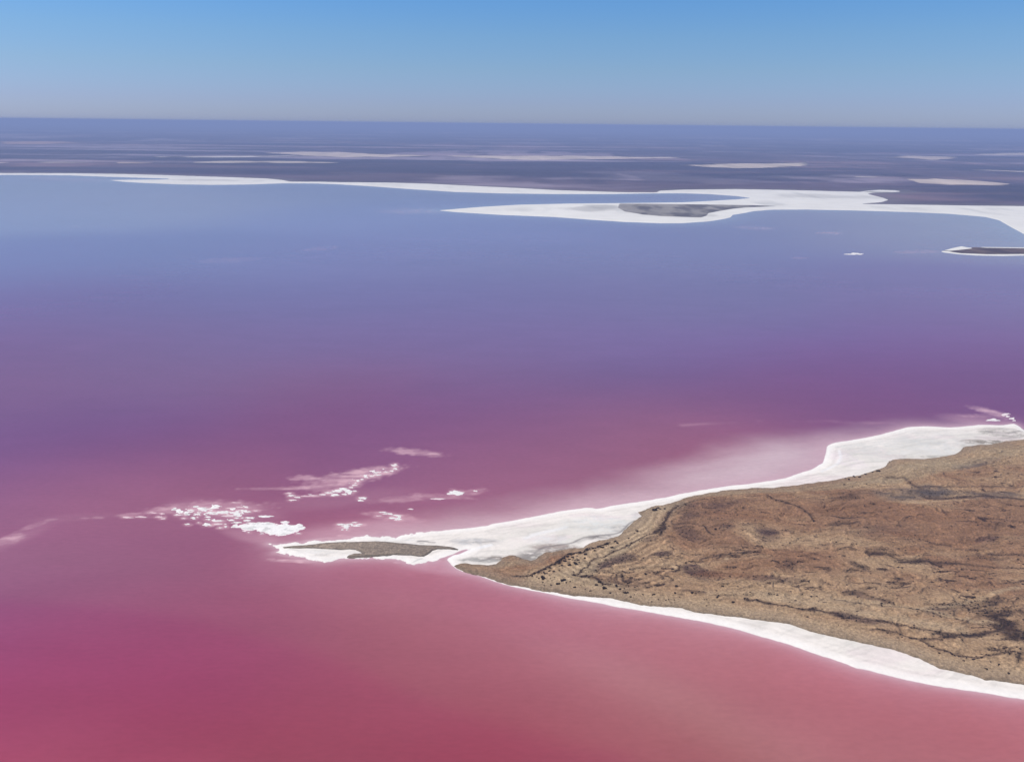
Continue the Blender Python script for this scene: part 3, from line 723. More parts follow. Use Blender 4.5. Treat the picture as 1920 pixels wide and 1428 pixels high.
# ------------------------------------------------------------------ near peninsula: brown land
LINES = [  # scrub lines and gullies: trace, width (m), strength
    ([(962, 1083), (980, 1083), (995, 1082), (1003, 1078), (1012, 1075)], 1.3, 0.9),
    ([(1012, 1075), (1023, 1070), (1035, 1063), (1045, 1057), (1052, 1051), (1062, 1044), (1073, 1041), (1085, 1039), (1093, 1038), (1100, 1033), (1108, 1031), (1120, 1029), (1130, 1025), (1141, 1021)], 1.5, 0.95),
    ([(1075, 1083), (1083, 1078), (1093, 1070), (1100, 1064), (1107, 1057), (1118, 1052), (1130, 1048), (1140, 1042), (1155, 1037), (1165, 1034), (1180, 1026), (1200, 1015), (1215, 1009), (1227, 1006)], 1.3, 0.75),
    ([(1227, 1006), (1237, 998), (1243, 993), (1249, 983), (1251, 973), (1255, 965)], 2.4, 1.0), ([(1238, 1008), (1241, 1001), (1246, 994)], 1.4, 0.9), ([(1255, 965), (1262, 958), (1268, 953), (1282, 948)], 2.2, 0.75),
    ([(1282, 948), (1292, 945), (1305, 942), (1320, 940), (1332, 941)], 1.3, 0.8), ([(1268, 962), (1275, 955), (1290, 950)], 1.3, 0.5),
    ([(1075, 1083), (1088, 1086), (1105, 1087), (1118, 1090), (1127, 1096), (1142, 1098)], 1.6, 0.9),
    ([(1241, 1069.5), (1252, 1070), (1262, 1070)], 1.2, 0.9), ([(1268, 1063.5), (1273, 1066), (1274.5, 1069), (1271, 1073), (1261, 1075)], 1.2, 0.85),
    ([(1312, 1053), (1325, 1050.5), (1345, 1047.5), (1375, 1044), (1405, 1042)], 1.6, 0.75), ([(1210, 1106.5), (1222, 1104), (1232, 1101.5), (1248, 1101)], 1.4, 0.85),
    ([(1322, 991), (1326, 999), (1330, 1003), (1337, 1008)], 1.1, 0.9), ([(1440, 935), (1462, 945), (1482, 951), (1500, 957), (1511, 966), (1518, 973), (1528, 981)], 1.5, 0.85),
    ([(1665, 899), (1690, 900), (1703, 906), (1712, 914), (1724, 920)], 2.6, 0.6), ([(1735, 938.5), (1770, 939), (1800, 937), (1850, 936), (1930, 942)], 3.0, 0.8),
    ([(1720, 917), (1800, 917.5), (1930, 916)], 1.5, 0.6), ([(1398, 1131), (1420, 1133), (1450, 1139), (1500, 1147), (1540, 1152), (1570, 1159)], 1.6, 0.85),
    ([(1570, 1159), (1620, 1168), (1650, 1172), (1700, 1181), (1750, 1189), (1795, 1194)], 1.5, 0.7), ([(1630, 1183), (1680, 1193), (1730, 1202), (1762, 1204)], 1.3, 0.75),
    ([(1728, 1204), (1745, 1213), (1770, 1223), (1800, 1231), (1835, 1235), (1868, 1234), (1900, 1229)], 1.3, 0.8), ([(1560, 1128), (1620, 1136), (1680, 1144), (1722, 1152), (1780, 1165), (1815, 1172), (1845, 1174)], 1.2, 0.45),
    ([(1868, 1178), (1872, 1184), (1860, 1191), (1835, 1196), (1805, 1198), (1770, 1200)], 2.2, 0.95), ([(1582, 1117), (1600, 1116), (1625, 1121), (1645, 1130), (1672, 1136)], 2.4, 0.5),
    ([(1560, 973), (1580, 977), (1600, 977)], 2.0, 0.8), ([(1560, 991), (1580, 990), (1610, 986)], 2.2, 0.75), ([(1600, 972), (1625, 967), (1650, 962)], 1.2, 0.5), ([(1630, 1046), (1645, 1042), (1670, 1048)], 1.8, 0.8),
    ([(1690, 1060), (1730, 1058), (1760, 1061), (1800, 1062)], 2.4, 0.8), ([(1800, 1063), (1860, 1068), (1930, 1072)], 1.6, 0.6), ([(1732, 1018), (1755, 1024), (1780, 1026)], 1.8, 0.7), ([(1790, 1036), (1830, 1036)], 1.8, 0.6), ([(1850, 1046), (1930, 1044)], 1.8, 0.6),
    ([(1540, 1025), (1580, 1026)], 1.5, 0.5), ([(1565, 1036), (1590, 1032), (1600, 1029)], 1.3, 0.45), ([(1665, 1100), (1685, 1096), (1705, 1100)], 1.3, 0.6), ([(1685, 1103), (1700, 1107)], 1.5, 0.6), ([(1870, 1098), (1920, 1094)], 1.5, 0.5),
    ([(1830, 943), (1850, 951), (1870, 956), (1890, 962)], 1.2, 0.55), ([(1868, 948), (1900, 952), (1930, 954)], 1.2, 0.5), ([(1400, 880), (1400, 880.5)], 0.5, 0), ([(1190, 1052), (1215, 1050), (1280, 1052)], 1.0, 0.35), ([(1225, 1077), (1240, 1085), (1245, 1092)], 1.5, 0.6),
    ([(1245, 1084), (1258, 1090), (1257, 1098)], 1.6, 0.5), ([(1148, 1080), (1156, 1090), (1164, 1100)], 1.3, 0.6), ([(1166, 1082), (1170, 1090), (1180, 1091), (1184, 1088)], 1.8, 0.8), ([(1168, 1076), (1178, 1078), (1188, 1075)], 1.4, 0.75),
    ([(1250, 1038), (1270, 1048), (1284, 1052)], 1.1, 0.5), ([(1355, 1000), (1370, 999)], 1.6, 0.5), ([(1260, 990), (1290, 985), (1310, 987)], 1.6, 0.55), ([(1265, 995), (1290, 992)], 1.3, 0.6), ([(1285, 1008), (1300, 1017)], 1.6, 0.6), ([(1253, 1008), (1262, 1008)], 1.8, 0.6),
    ([(1400, 935), (1440, 934)], 1.0, 0.3), ([(1500, 1048), (1512, 1046), (1520, 1051), (1537, 1054)], 1.5, 0.6), ([(1485, 1039), (1505, 1038)], 1.5, 0.5), ([(1340, 1121), (1370, 1123), (1400, 1124)], 1.2, 0.4), ([(1283, 1114), (1296, 1114), (1318, 1117)], 1.6, 0.65)]
BLOBS = [  # half-tone vegetation: cx, cy, rx, ry, tilt, strength, type (0 purple grey, 1 rust, 2 dark, 3 pale sand, 4 grey green)
    (1150, 1057, 42, 9, 22, 0.75, 0), (1120, 1072, 28, 7, 22, 0.6, 0), (1172, 1050, 40, 8, 8, 0.6, 0), (1215, 1016, 22, 5, 12, 0.6, 0), (1238, 1043, 34, 6, 4, 0.75, 0), (1320, 960, 55, 13, 10, 0.6, 0), (1285, 978, 30, 10, 25, 0.4, 0),
    (1290, 1003, 36, 15, -20, 0.5, 0), (1360, 945, 60, 9, 4, 0.3, 0), (1300, 1072, 26, 13, -25, 0.85, 0), (1325, 1083, 30, 9, -10, 0.7, 0), (1370, 1086, 70, 6, -3, 0.5, 1), (1400, 1068, 80, 14, 2, 0.55, 1), (1355, 993, 26, 5, 2, 0.7, 0),
    (1438, 1000, 26, 9, -8, 0.8, 0), (1435, 1015, 28, 9, 0, 0.4, 0), (1475, 1068, 18, 14, 20, 0.55, 2), (1455, 1093, 40, 7, -4, 0.5, 0), (1500, 1095, 50, 6, -6, 0.35, 0), (1185, 1100, 22, 14, 10, 0.5, 0), (1140, 1094, 20, 8, -8, 0.5, 0),
    (1700, 930, 60, 9, -2, 0.7, 5), (1745, 924, 40, 10, -6, 0.75, 5), (1860, 930, 110, 7, -1, 0.65, 5), (1830, 938, 90, 4, 0, 0.65, 5), (1690, 938, 30, 4, 0, 0.5, 5), (1820, 876, 30, 7, 6, 0.7, 5), (1850, 868, 30, 7, 6, 0.4, 5),
    (1600, 928, 30, 4, 4, 0.35, 0), (1585, 936, 28, 5, 4, 0.5, 2), (1575, 988, 30, 6, 2, 0.55, 2), (1640, 998, 70, 12, 0, 0.35, 0), (1660, 1010, 50, 10, 0, 0.35, 1), (1850, 1015, 28, 9, 12, 0.7, 0), (1860, 985, 40, 10, 0, 0.45, 2), (1800, 1000, 60, 20, 0, 0.3, 1),
    (1730, 1058, 60, 7, -3, 0.6, 2), (1850, 1050, 60, 6, 0, 0.4, 2), (1610, 1066, 26, 7, -20, 0.55, 2), (1590, 1075, 12, 4, 0, 0.6, 2), (1590, 1163, 42, 6, -12, 0.9, 0), (1640, 1173, 26, 5, -14, 0.6, 0), (1600, 1119, 26, 5, -6, 0.8, 0), (1640, 1130, 40, 3, -12, 0.6, 0),
    (1770, 1150, 40, 9, 6, 0.6, 0), (1840, 1135, 50, 8, 8, 0.7, 2), (1880, 1155, 50, 10, 0, 0.85, 2), (1870, 1172, 45, 9, -8, 0.9, 2), (1900, 1190, 40, 18, -20, 0.85, 2), (1915, 1235, 22, 14, 0, 0.85, 2), (1770, 1193, 34, 7, -3, 0.8, 2), (1820, 1198, 50, 5, 4, 0.8, 2),
    (1960, 1180, 50, 24, -10, 0.7, 2), (1870, 1225, 40, 6, 0, 0.5, 2), (1810, 1215, 40, 10, 0, 0.35, 3), (1830, 1148, 40, 6, 0, 0.3, 3), (1620, 1105, 120, 16, -4, 0.35, 3), (1560, 1085, 70, 14, 0, 0.30, 3), (1480, 1130, 140, 8, -7, 0.35, 3), (1700, 1168, 140, 8, -11, 0.45, 3),
    (1790, 1122, 110, 9, 6, 0.4, 3), (1060, 1085, 50, 14, 14, 0.75, 4), (1110, 1098, 60, 6, -8, 0.6, 4), (1160, 1035, 60, 8, 26, 0.75, 4), (1200, 985, 40, 26, 40, 0.75, 4), (1235, 955, 40, 12, 12, 0.65, 4), (1400, 925, 140, 6, 3, 0.5, 4), (1560, 915, 110, 8, 6, 0.5, 4),
    (1700, 890, 110, 14, 10, 0.55, 4), (1780, 868, 90, 10, 4, 0.5, 4), (1880, 845, 70, 12, 0, 0.6, 4), (1620, 915, 50, 4, 4, 0.4, 3), (1660, 915, 45, 6, 3, 0.4, 3), (1300, 1040, 60, 10, 4, 0.35, 3), (1240, 1100, 80, 14, -4, 0.2, 3), (1340, 970, 40, 8, 0, 0.2, 1),
    (1420, 970, 110, 18, 0, 0.35, 1), (1700, 970, 180, 18, -3, 0.35, 1), (1600, 1040, 130, 14, 0, 0.3, 1), (1820, 1030, 130, 20, 0, 0.3, 1), (1180, 1000, 30, 4, 35, 0.2, 3), (900, 1066, 30, 6, -12, 0.25, 3), (950, 1060, 50, 8, 4, 0.45, 4), (1000, 1062, 60, 8, 10, 0.4, 1),
    (1075, 1040, 60, 8, 20, 0.4, 1), (1350, 1100, 160, 10, -5, 0.25, 3), (1900, 1085, 60, 12, 0, 0.25, 3)]
TYPECOL = [(0.070, 0.040, 0.040), (0.215, 0.105, 0.060), (0.050, 0.030, 0.025), (0.385, 0.265, 0.168), (0.315, 0.245, 0.168), (0.090, 0.072, 0.072)]
PALE_LINES = [([(1015, 1092), (1050, 1082), (1078, 1068), (1105, 1046), (1145, 1032), (1190, 1010), (1225, 985), (1243, 958)], 15.0, 0.75), ([(1000, 1092), (1080, 1103), (1150, 1114), (1240, 1130), (1340, 1144), (1440, 1157), (1530, 1178), (1620, 1200), (1700, 1218), (1760, 1242), (1850, 1262), (1930, 1272)], 11.0, 0.75), ([(1440, 1128), (1540, 1140), (1640, 1160), (1740, 1178), (1800, 1186)], 8.0, 0.7), ([(1560, 1128), (1650, 1139), (1720, 1150), (1790, 1165), (1845, 1174)], 3.0, 0.5), ([(1330, 1120), (1430, 1122), (1540, 1126), (1640, 1138)], 7.0, 0.45), ([(1720, 1147), (1760, 1144), (1800, 1137), (1840, 1125), (1880, 1114), (1930, 1105)], 2.4, 0.6), ([(1560, 1125), (1620, 1132), (1680, 1141), (1722, 1148), (1780, 1161), (1820, 1168), (1850, 1171), (1870, 1177), (1874, 1185), (1864, 1193)], 1.6, 0.55),
              ([(1262, 1066), (1268, 1069), (1264, 1073)], 1.0, 0.6), ([(1357, 1053), (1362, 1051)], 1.5, 0.7), ([(1700, 888), (1730, 878), (1760, 880), (1772, 885)], 2.2, 0.4), ([(1100, 1078), (1150, 1078), (1200, 1068), (1260, 1062)], 2.5, 0.25), ([(1700, 944), (1760, 944), (1830, 942)], 1.3, 0.5),
              ([(1835, 862), (1870, 860)], 2.0, 0.5), ([(1650, 905), (1690, 909), (1705, 915)], 2.0, 0.35), ([(1265, 960), (1245, 985), (1262, 1000)], 1.5, 0.2)]

CUSTOM_SCRUB = {}


def land_fields(P, sd):
    x, y = P[:, 0], P[:, 1]
    wx = fbm(x / 38, y / 38, 101, 4) - 0.5
    wy = fbm(x / 38, y / 38, 102, 4) - 0.5
    c = np.tile(np.array([0.305, 0.192, 0.120]), (len(P), 1))
    k = fbm(x / 90 + wx, y / 45 + wy, 103, 5)
    c = c + (np.array([0.355, 0.240, 0.152]) - c) * ss(0.47, 0.66, k)[:, None]
    c = c + (np.array([0.235, 0.130, 0.080]) - c) * (0.8 * ss(0.50, 0.33, k))[:, None]
    veg = np.zeros(len(P))
    shape = ss(0.28, 0.66, fbm(x / 20 + wx * 2, y / 7 + wy * 2, 104, 5, 0.6))
    for (cx, cy, rx, ry, ang, am, ty) in BLOBS:
        q = ground(cx, cy)
        ex = ground(cx + rx * math.cos(rad(ang)), cy - rx * math.sin(rad(ang))) - q
        ey = ground(cx + ry * math.sin(rad(ang)), cy + ry * math.cos(rad(ang))) - q
        hw = 2.2 * (np.abs(ex) + np.abs(ey)) + 15
        m = np.nonzero((np.abs(x - q[0]) < hw[0]) & (np.abs(y - q[1]) < hw[1]))[0]
        if not len(m):
            continue
        uv = (P[m] - q) @ np.linalg.inv(np.stack([ex, ey], 1)).T
        r_ = np.hypot(uv[:, 0], uv[:, 1]) + wx[m] * 1.3
        a = am * ss(1.35, 0.55, r_) * (0.35 + 0.8 * shape[m] if ty in (0, 2, 5) else 1)
        c[m] += (np.array(TYPECOL[ty]) - c[m]) * np.clip(a, 0, 1)[:, None]
        if ty in (0, 2, 5):
            veg[m] = np.maximum(veg[m], a * (0.9 if ty == 2 else 0.55))
        if ty in (3, 4):
            veg[m] *= 1 - 0.6 * np.clip(a, 0, 1)
    # wispy scrub streaks everywhere inland
    rid = 1 - np.abs(2 * fbm(x / 34 + wx * 2.6, y / 13 + wy * 2.6, 110, 5, 0.55) - 1)
    zone = ss(0.42, 0.62, fbm(x / 85, y / 60, 111, 4))
    inland = ss(14, 55, sd) * ss(1060, 1130, x * 0 + 1200)
    west = ss(150, 40, x)          # sandy western end stays bare
    wisps = 0.8 * ss(0.968, 0.998, rid) * (0.25 + 0.75 * zone) * inland * (1 - 0.85 * west)
    rid2 = 1 - np.abs(2 * fbm(x / 15 + wx * 3, y / 6.5 + wy * 3, 120, 4, 0.6) - 1)
    zone2 = ss(0.50, 0.68, fbm(x / 60 + 3, y / 45, 121, 4))
    wisps = np.maximum(wisps, ss(0.96, 0.995, rid2) * zone2 * inland * 0.8 * (1 - 0.9 * west))
    c = c + (np.array([0.095, 0.060, 0.045]) - c) * (0.78 * wisps)[:, None]
    veg = np.maximum(veg, wisps * 0.55)
    zone3 = ss(0.40, 0.62, fbm(x / 70 + 9, y / 55, 123, 4))
    ds = fbm(x / 13 + wx * 3.5, y / 4.6 + wy * 3.5 + 0.12 * x / 13, 124, 5, 0.6)
    dash = ss(0.645, 0.71, ds) * (0.25 + 0.75 * zone3) * inland * (1 - 0.8 * west)
    ds2 = fbm(x / 6.5 + wx * 3.5, y / 3.2 + wy * 3, 125, 4, 0.6)
    dash = np.maximum(dash, 0.8 * ss(0.68, 0.76, ds2) * ss(0.45, 0.65, fbm(x / 50, y / 40 + 7, 126, 4)) * ss(6, 20, sd))
    c = c + (np.array([0.050, 0.028, 0.023]) - c) * (0.9 * dash)[:, None]
    veg = np.maximum(veg, dash * 0.75)
    # fine mottling of bare ground and dead growth
    mo = fbm(x / 5, y / 3.4, 127, 4, 0.65)
    c = c * (0.88 + 0.25 * mo)[:, None]
    # soft swirling bands of finer growth
    sw = np.sin(6.283 * (y / 17 + 2.2 * (fbm(x / 120, y / 70, 130, 4) - 0.5) * 3 + wy))
    c = c * (1 + 0.05 * sw * inland)[:, None]
    # old beach ridges, parallel to the shores
    rg = np.sin(6.283 * (sd + 4 * wx) / 6.5) * ss(75, 20, sd) * (0.35 + fbm(x / 30, y / 30, 131, 3))
    c = c * (1 + 0.12 * rg)[:, None]
    W = P + np.stack([wx, wy], 1) * 4 + np.stack([fbm(x / 7, y / 7, 140, 3) - 0.5, fbm(x / 7, y / 7, 141, 3) - 0.5], 1) * 4.5
    brk = fbm(x / 9, y / 9, 142, 3)
    for pts, w, am in PALE_LINES:
        d = line_dist(W, smooth_line(G(pts)), w * 4)
        c = c + (np.array([0.40, 0.295, 0.20]) - c) * (am * np.exp(-(d / w) ** 2))[:, None]
    L2 = smooth_line(G([(1140, 1042), (1165, 1034), (1200, 1015), (1227, 1006), (1243, 993), (1251, 973), (1262, 958), (1280, 948)]))
    ldd = line_dist(P, L2, 90)
    fan = ss(85, 50, ldd) * ss(175, 150, x)
    c = c * (1 + 0.20 * np.sin(6.283 * (ldd + wx * 5) / 7.5) * fan)[:, None]
    for pts, w, am in LINES:
        if am <= 0:
            continue
        d = line_dist(W, smooth_line(G(pts)), w * 5)
        a = am * np.exp(-(d / (w * (0.6 + 0.9 * brk))) ** 2)
        c = c + (np.array([0.060, 0.036, 0.030]) - c) * (0.95 * np.clip(a * 1.15, 0, 1))[:, None]
        veg = np.maximum(veg, a)
    # greyish damp margin and thin darker edge against the salt
    e = ss(16, 3, sd)
    c = c + (np.array([0.275, 0.205, 0.150]) - c) * (0.6 * e)[:, None]
    c = c + (np.array([0.17, 0.135, 0.10]) - c) * (0.6 * ss(3.5, 0.5, sd))[:, None]
    c = c * np.array([0.965, 0.915, 0.815])
    return c, np.clip(veg, 0, 1)


def land_col(P, sd):
    return land_fields(P, sd)[0]


def land_relief(P, sd):
    x, y = P[:, 0], P[:, 1]
    i = ss(0, 30, sd)
    wx = fbm(x / 38, y / 38, 101, 4) - 0.5
    n_ = fbm(x / 45 + wx, y / 20, 150, 5, 0.55) - 0.5
    r_ = 1 - np.abs(2 * fbm(x / 34 + wx * 2.6, y / 13 + (fbm(x / 38, y / 38, 102, 4) - 0.5) * 2.6, 110, 4, 0.5) - 1)
    return i * (5.0 * n_ + 1.3 * ss(0.7, 1.0, r_)) + 0.12 * np.sin(6.283 * (sd + 4 * wx) / 6.5) * ss(75, 20, sd) * ss(2, 8, sd) + i * 1.2


LAND_ROUGH = [(22, 5.0), (7, 2.6)]
raised('peninsula_ground', LAND, 0.9, 0.35, (-8, 46), (0.034, 0.026), land_col, MAT_LAND, base_z=0.62, low=-0.4, maxd=90, rough_n=LAND_ROUGH,
       relief=land_relief, label='brown sandy peninsula with dark scrub streaks and beach ridges')


def islet_col(P, sd):
    x, y = P[:, 0], P[:, 1]
    q1, q2 = ground(560, 1024)[0], ground(780, 1024)[0]
    t = np.clip((x - q1) / (q2 - q1), 0, 1)
    c = np.array([0.30, 0.225, 0.165]) + (np.array([0.235, 0.18, 0.135]) - np.array([0.30, 0.225, 0.165])) * t[:, None]
    k = fbm(x / 6, y / 3.5, 160, 4, 0.65)
    c = c * (0.62 + 0.8 * k)[:, None]
    c = c + (np.array([0.075, 0.06, 0.048]) - c) * (0.45 * ss(0.55, 0.75, k) * ss(0.4, 0.8, t))[:, None]
    c = c + (np.array([0.10, 0.085, 0.066]) - c) * (0.6 * ss(3.0, 0.4, sd))[:, None]
    return c


raised('islet_ground', G(ISLET), 0.5, 0.3, None, (0.03, 0.02), islet_col, MAT_LAND, base_z=0.55, low=-0.3, maxd=40, rough_n=[(8, 1.6)],
       relief=lambda P, sd: 0.5 * (fbm(P[:, 0] / 8, P[:, 1] / 6, 12, 4) - 0.4) * ss(0, 6, sd), label='long grey brown bank in the middle of the white salt spit')

# ------------------------------------------------------------------ shrubs
MAT_SHRUB, n, l, b = new_mat('shrub_leaves', 0.85, 0.2)
geo = n.new('ShaderNodeNewGeometry')
t = n.new('ShaderNodeTexNoise')
t.inputs['Scale'].default_value = 1.6
l.new(geo.outputs['Position'], t.inputs['Vector'])
cr = n.new('ShaderNodeValToRGB')
cr.color_ramp.elements[0].position = 0.35
cr.color_ramp.elements[0].color = (0.020, 0.012, 0.011, 1)
cr.color_ramp.elements[1].position = 0.7
cr.color_ramp.elements[1].color = (0.050, 0.032, 0.024, 1)
l.new(t.outputs['Fac'], cr.inputs['Fac'])
l.new(cr.outputs['Color'], b.inputs['Base Color'])

import bmesh


def shrub_mesh(seed):
    """a low spreading bush: many small leaf clumps round a few branch heads"""
    r_ = random.Random(seed)
    bm = bmesh.new()
    heads = [(r_.uniform(-0.32, 0.32), r_.uniform(-0.3, 0.3), r_.uniform(0.10, 0.26), r_.uniform(0.16, 0.27)) for _ in range(6)]
    for hx, hy, hz, hr in heads:
        res = bmesh.ops.create_icosphere(bm, subdivisions=1, radius=hr)
        for v in res['verts']:
            k = 1 + r_.uniform(-0.28, 0.28)
            v.co = Vector((hx + v.co.x * k, hy + v.co.y * k, max(-0.05, hz + v.co.z * 0.75 * k)))
        for _ in range(14):
            a, e = r_.uniform(0, 6.28), r_.uniform(0.0, 1.5)
            c_ = Vector((hx + math.cos(a) * math.cos(e) * hr * 1.08, hy + math.sin(a) * math.cos(e) * hr * 1.08, hz + math.sin(e) * hr * 0.85))
            s = r_.uniform(0.03, 0.07)
            vs = [bm.verts.new(c_ + Vector((r_.uniform(-1, 1), r_.uniform(-1, 1), r_.uniform(-0.7, 1))) * s) for _ in range(3)]
            bm.faces.new(vs)
    me = bpy.data.meshes.new('shrub')
    bm.to_mesh(me)
    bm.free()
    me.materials.append(MAT_SHRUB)
    return me


SHRUB_MESHES = [shrub_mesh(s) for s in range(7)]


def ground_z(P):
    sd = sdf(P, LAND, 90.0)
    for sc, am in LAND_ROUGH:
        sd = sd + (fbm(P[:, 0] / sc, P[:, 1] / sc, int(sc * 7) % 97, 4) - 0.5) * am
    return 0.62 + np.clip(sd * 0.35, -1.02, 0.9) + land_relief(P, sd), sd


A = [(620, 600, 42), (485, 640, 50), (525, 620, 25), (475, 605, 32), (370, 675, 30), (400, 705, 25), (465, 720, 40), (465, 755, 28), (485, 795, 25), (560, 590, 40), (560, 660, 20), (575, 710, 22), (595, 735, 18),
     (580, 790, 35), (635, 700, 18), (705, 530, 25), (740, 515, 45), (710, 580, 22), (690, 775, 60), (870, 755, 26), (940, 830, 45), (865, 500, 60), (945, 492, 55), (1005, 488, 22), (910, 445, 30),
     (985, 440, 45), (940, 458, 25), (785, 455, 60), (855, 432, 46), (905, 405, 45), (975, 368, 22), (1090, 403, 40), (1100, 345, 50), (1240, 285, 40), (1350, 248, 62), (1500, 260, 52),
     (1580, 172, 40), (1545, 138, 45), (1410, 222, 18), (1480, 188, 15), (1750, 92, 28), (1835, 15, 25), (1020, 800, 20), (1075, 798, 22), (1175, 880, 35), (1100, 855, 20), (1265, 800, 50), (1380, 845, 60), (1355, 800, 25)]
ROW = [(500, 560, 50), (565, 540, 38), (590, 505, 45), (635, 485, 40), (300, 665, 30), (695, 450, 50), (765, 415, 60), (825, 380, 50), (860, 345, 60), (920, 330, 50), (1120, 265, 60), (1215, 245, 40), (1300, 225, 60), (1370, 205, 34), (1420, 180, 70),
       (340, 625, 40), (390, 605, 36), (730, 432, 40), (1010, 310, 50)]
SOUTHB = [(1310, 760, 50), (1610, 870, 35), (1680, 850, 20), (1690, 915, 50), (1730, 910, 35), (1470, 912, 35), (1560, 815, 45), (1520, 655, 30), (1585, 655, 22), (1645, 645, 30), (1780, 760, 60), (1835, 940, 18)]
C3 = [(180, 545, 40), (240, 525, 25), (285, 590, 40), (335, 648, 35), (395, 625, 18), (515, 628, 28), (680, 635, 50), (1000, 612, 38), (1635, 675, 40), (1870, 738, 50), (580, 532, 40), (120, 600, 18),
      (755, 693, 25), (865, 705, 25), (905, 695, 22), (990, 700, 22), (650, 718, 20), (1165, 295, 40), (1160, 160, 40), (1820, 370, 30), (300, 445, 40), (1020, 512, 50), (1475, 780, 25), (1440, 710, 20)]
plots = []
for X, Y, w in A:
    plots.append((960 + X / 8, 1000 + Y / 8, w / 8, 'dark shrub standing apart on the pale sandy channel at the west end', 'shrubs scattered on the sandy channel'))
for X, Y, w in ROW:
    plots.append((960 + X / 8, 1000 + Y / 8, w / 8, 'dark shrub in the dense slanting row along the channel bank', 'shrubs in the row along the channel bank'))
for X, Y, w in SOUTHB:
    plots.append((960 + X / 8, 1000 + Y / 8, w / 8, 'dark shrub in the loose thicket behind the south beach', 'shrubs behind the south beach'))
for X, Y, w in C3:
    plots.append((1140 + X / 8, 1040 + Y / 8, w / 8, 'dark shrub in the loose thicket behind the south beach', 'shrubs behind the south beach'))
for X, Y, w in [(910, 535, 26), (870, 540, 14), (820, 555, 16), (780, 575, 20), (740, 570, 20), (705, 592, 15), (680, 583, 12)]:
    plots.append((1400 + X / 3.692, 740 + Y / 3.692, w / 3.692, 'small dark shrub along the north beach where the white salt widens', 'shrubs by the north beach'))
for X, Y, w in [(1565, 735, 22), (1620, 730, 16), (1655, 800, 16), (1740, 775, 17), (1810, 830, 16), (1330, 690, 14), (1420, 700, 14), (1500, 745, 14), (1290, 640, 13)]:
    plots.append((1400 + X / 3.692, 1040 + Y / 3.692, w / 3.692, 'small dark shrub near the lower right corner behind the south beach', 'shrubs near the lower right'))
for px, py, w, lab in [
        (960 + 470 / 8, 1000 + 692 / 8, 9.5, 'broad flat shrub at the west end of the shrubby channel, widest of its cluster'),
        (960 + 765 / 8, 1000 + 740 / 8, 9.5, 'broad dark shrub alone on the sand at the foot of the channel'),
        (960 + 925 / 8, 1000 + 660 / 8, 6.5, 'dark shrub at the very point of the dark wedge of scrub'),
        (1120 + 850 / 8, 930 + 228 / 8, 10, 'widest of the four shrubs at the top of the channel, on the left'),
        (1120 + 905 / 8, 930 + 195 / 8, 5.6, 'highest placed of the four shrubs at the top of the channel'),
        (1120 + 940 / 8, 930 + 212 / 8, 4.4, 'small third shrub of the four at the top of the channel'),
        (1120 + 1005 / 8, 930 + 212 / 8, 5, 'rightmost of the four shrubs at the top of the channel'),
        (1120 + 590 / 8, 930 + 548 / 8, 6.2, 'lone dark shrub halfway up the ridged sand fan'),
        (1120 + 555 / 8, 930 + 578 / 8, 2.6, 'tiny shrub just left of the lone shrub on the sand fan'),
        (1120 + 470 / 8, 930 + 652 / 8, 3.8, 'small round shrub below the lone shrub on the sand fan'),
        (1120 + 1765 / 8, 930 + 548 / 8, 5.5, 'single shrub beside the thin dark gully right of the sand fan'),
        (1140 + 1255 / 8, 1040 + 605 / 8, 6, 'dark shrub in the middle of a thin scrub line above the south beach'),
        (1140 + 1710 / 8, 1040 + 540 / 8, 5.5, 'spiky lone shrub on open brown ground below the rust patch'),
        (1140 + 970 / 8, 1040 + 235 / 8, 5.5, 'dark shrub inside the curled hook of pale sand')]:
    plots.append((px, py, w, lab, None))
PP = ground([p[0] for p in plots], [p[1] + 0.8 for p in plots])
zz, _ = ground_z(PP)
for k, (px, py, w, lab, grp) in enumerate(plots):
    if grp == 'shrubs scattered on the sandy channel':
        sz = 'small' if w < 3.2 else 'broad' if w > 5.4 else 'medium sized'
        wh = ('at the crowded western foot of the sandy channel' if px < 1040 else 'in the cluster halfway along the sandy channel' if px < 1088 and py < 1070 else
              'on the sand near the south beach below the channel' if py > 1070 else 'towards the upper right of the sandy channel')
        lab = sz + ' dark shrub ' + wh
    elif grp == 'shrubs behind the south beach':
        sz = 'small' if w < 3.2 else 'broad' if w > 5.4 else 'medium sized'
        wh = 'in the loose thicket below the dark wedge of scrub' if px < 1195 else 'scattered between the thicket and the rust patch' if px < 1270 else 'far apart on open ground right of the thicket'
        lab = sz + ' dark shrub ' + wh
    elif grp == 'shrubs in the row along the channel bank':
        lab = ('broad' if w > 5.5 else 'narrow') + (' dark shrub in the lower half of the slanting bank row' if px < 1060 else ' dark shrub in the upper half of the slanting bank row')
    o = bpy.data.objects.new('shrub', SHRUB_MESHES[k % 7])
    COL.objects.link(o)
    dist = math.hypot(math.hypot(PP[k][0], PP[k][1]), H)
    s = w * dist / F * 1.12
    o.location = (PP[k][0], PP[k][1], zz[k] - 0.05 * s)
    o.rotation_euler = (0, 0, random.uniform(-0.4, 0.4) + (math.pi if k % 2 else 0))
    o.scale = (s, s * random.uniform(0.8, 1.05), s * random.uniform(0.72, 0.95))
    tag(o, lab, 'shrub', grp)

# low scrub that nobody could count
NS = 170000
a_ = np.radians(RNG.uniform(-8, 37, NS))
e_ = np.radians(RNG.uniform(22, 40, NS))
r_ = H / np.tan(e_)
SPN = np.stack([r_ * np.sin(a_), r_ * np.cos(a_)], 1)
zs, sds = ground_z(SPN)
_, vg = land_fields(SPN, sds)
pick = (RNG.random(NS) < vg ** 1.25 * 0.75) & (sds > 2.5)
SPN, zs = SPN[pick], zs[pick]
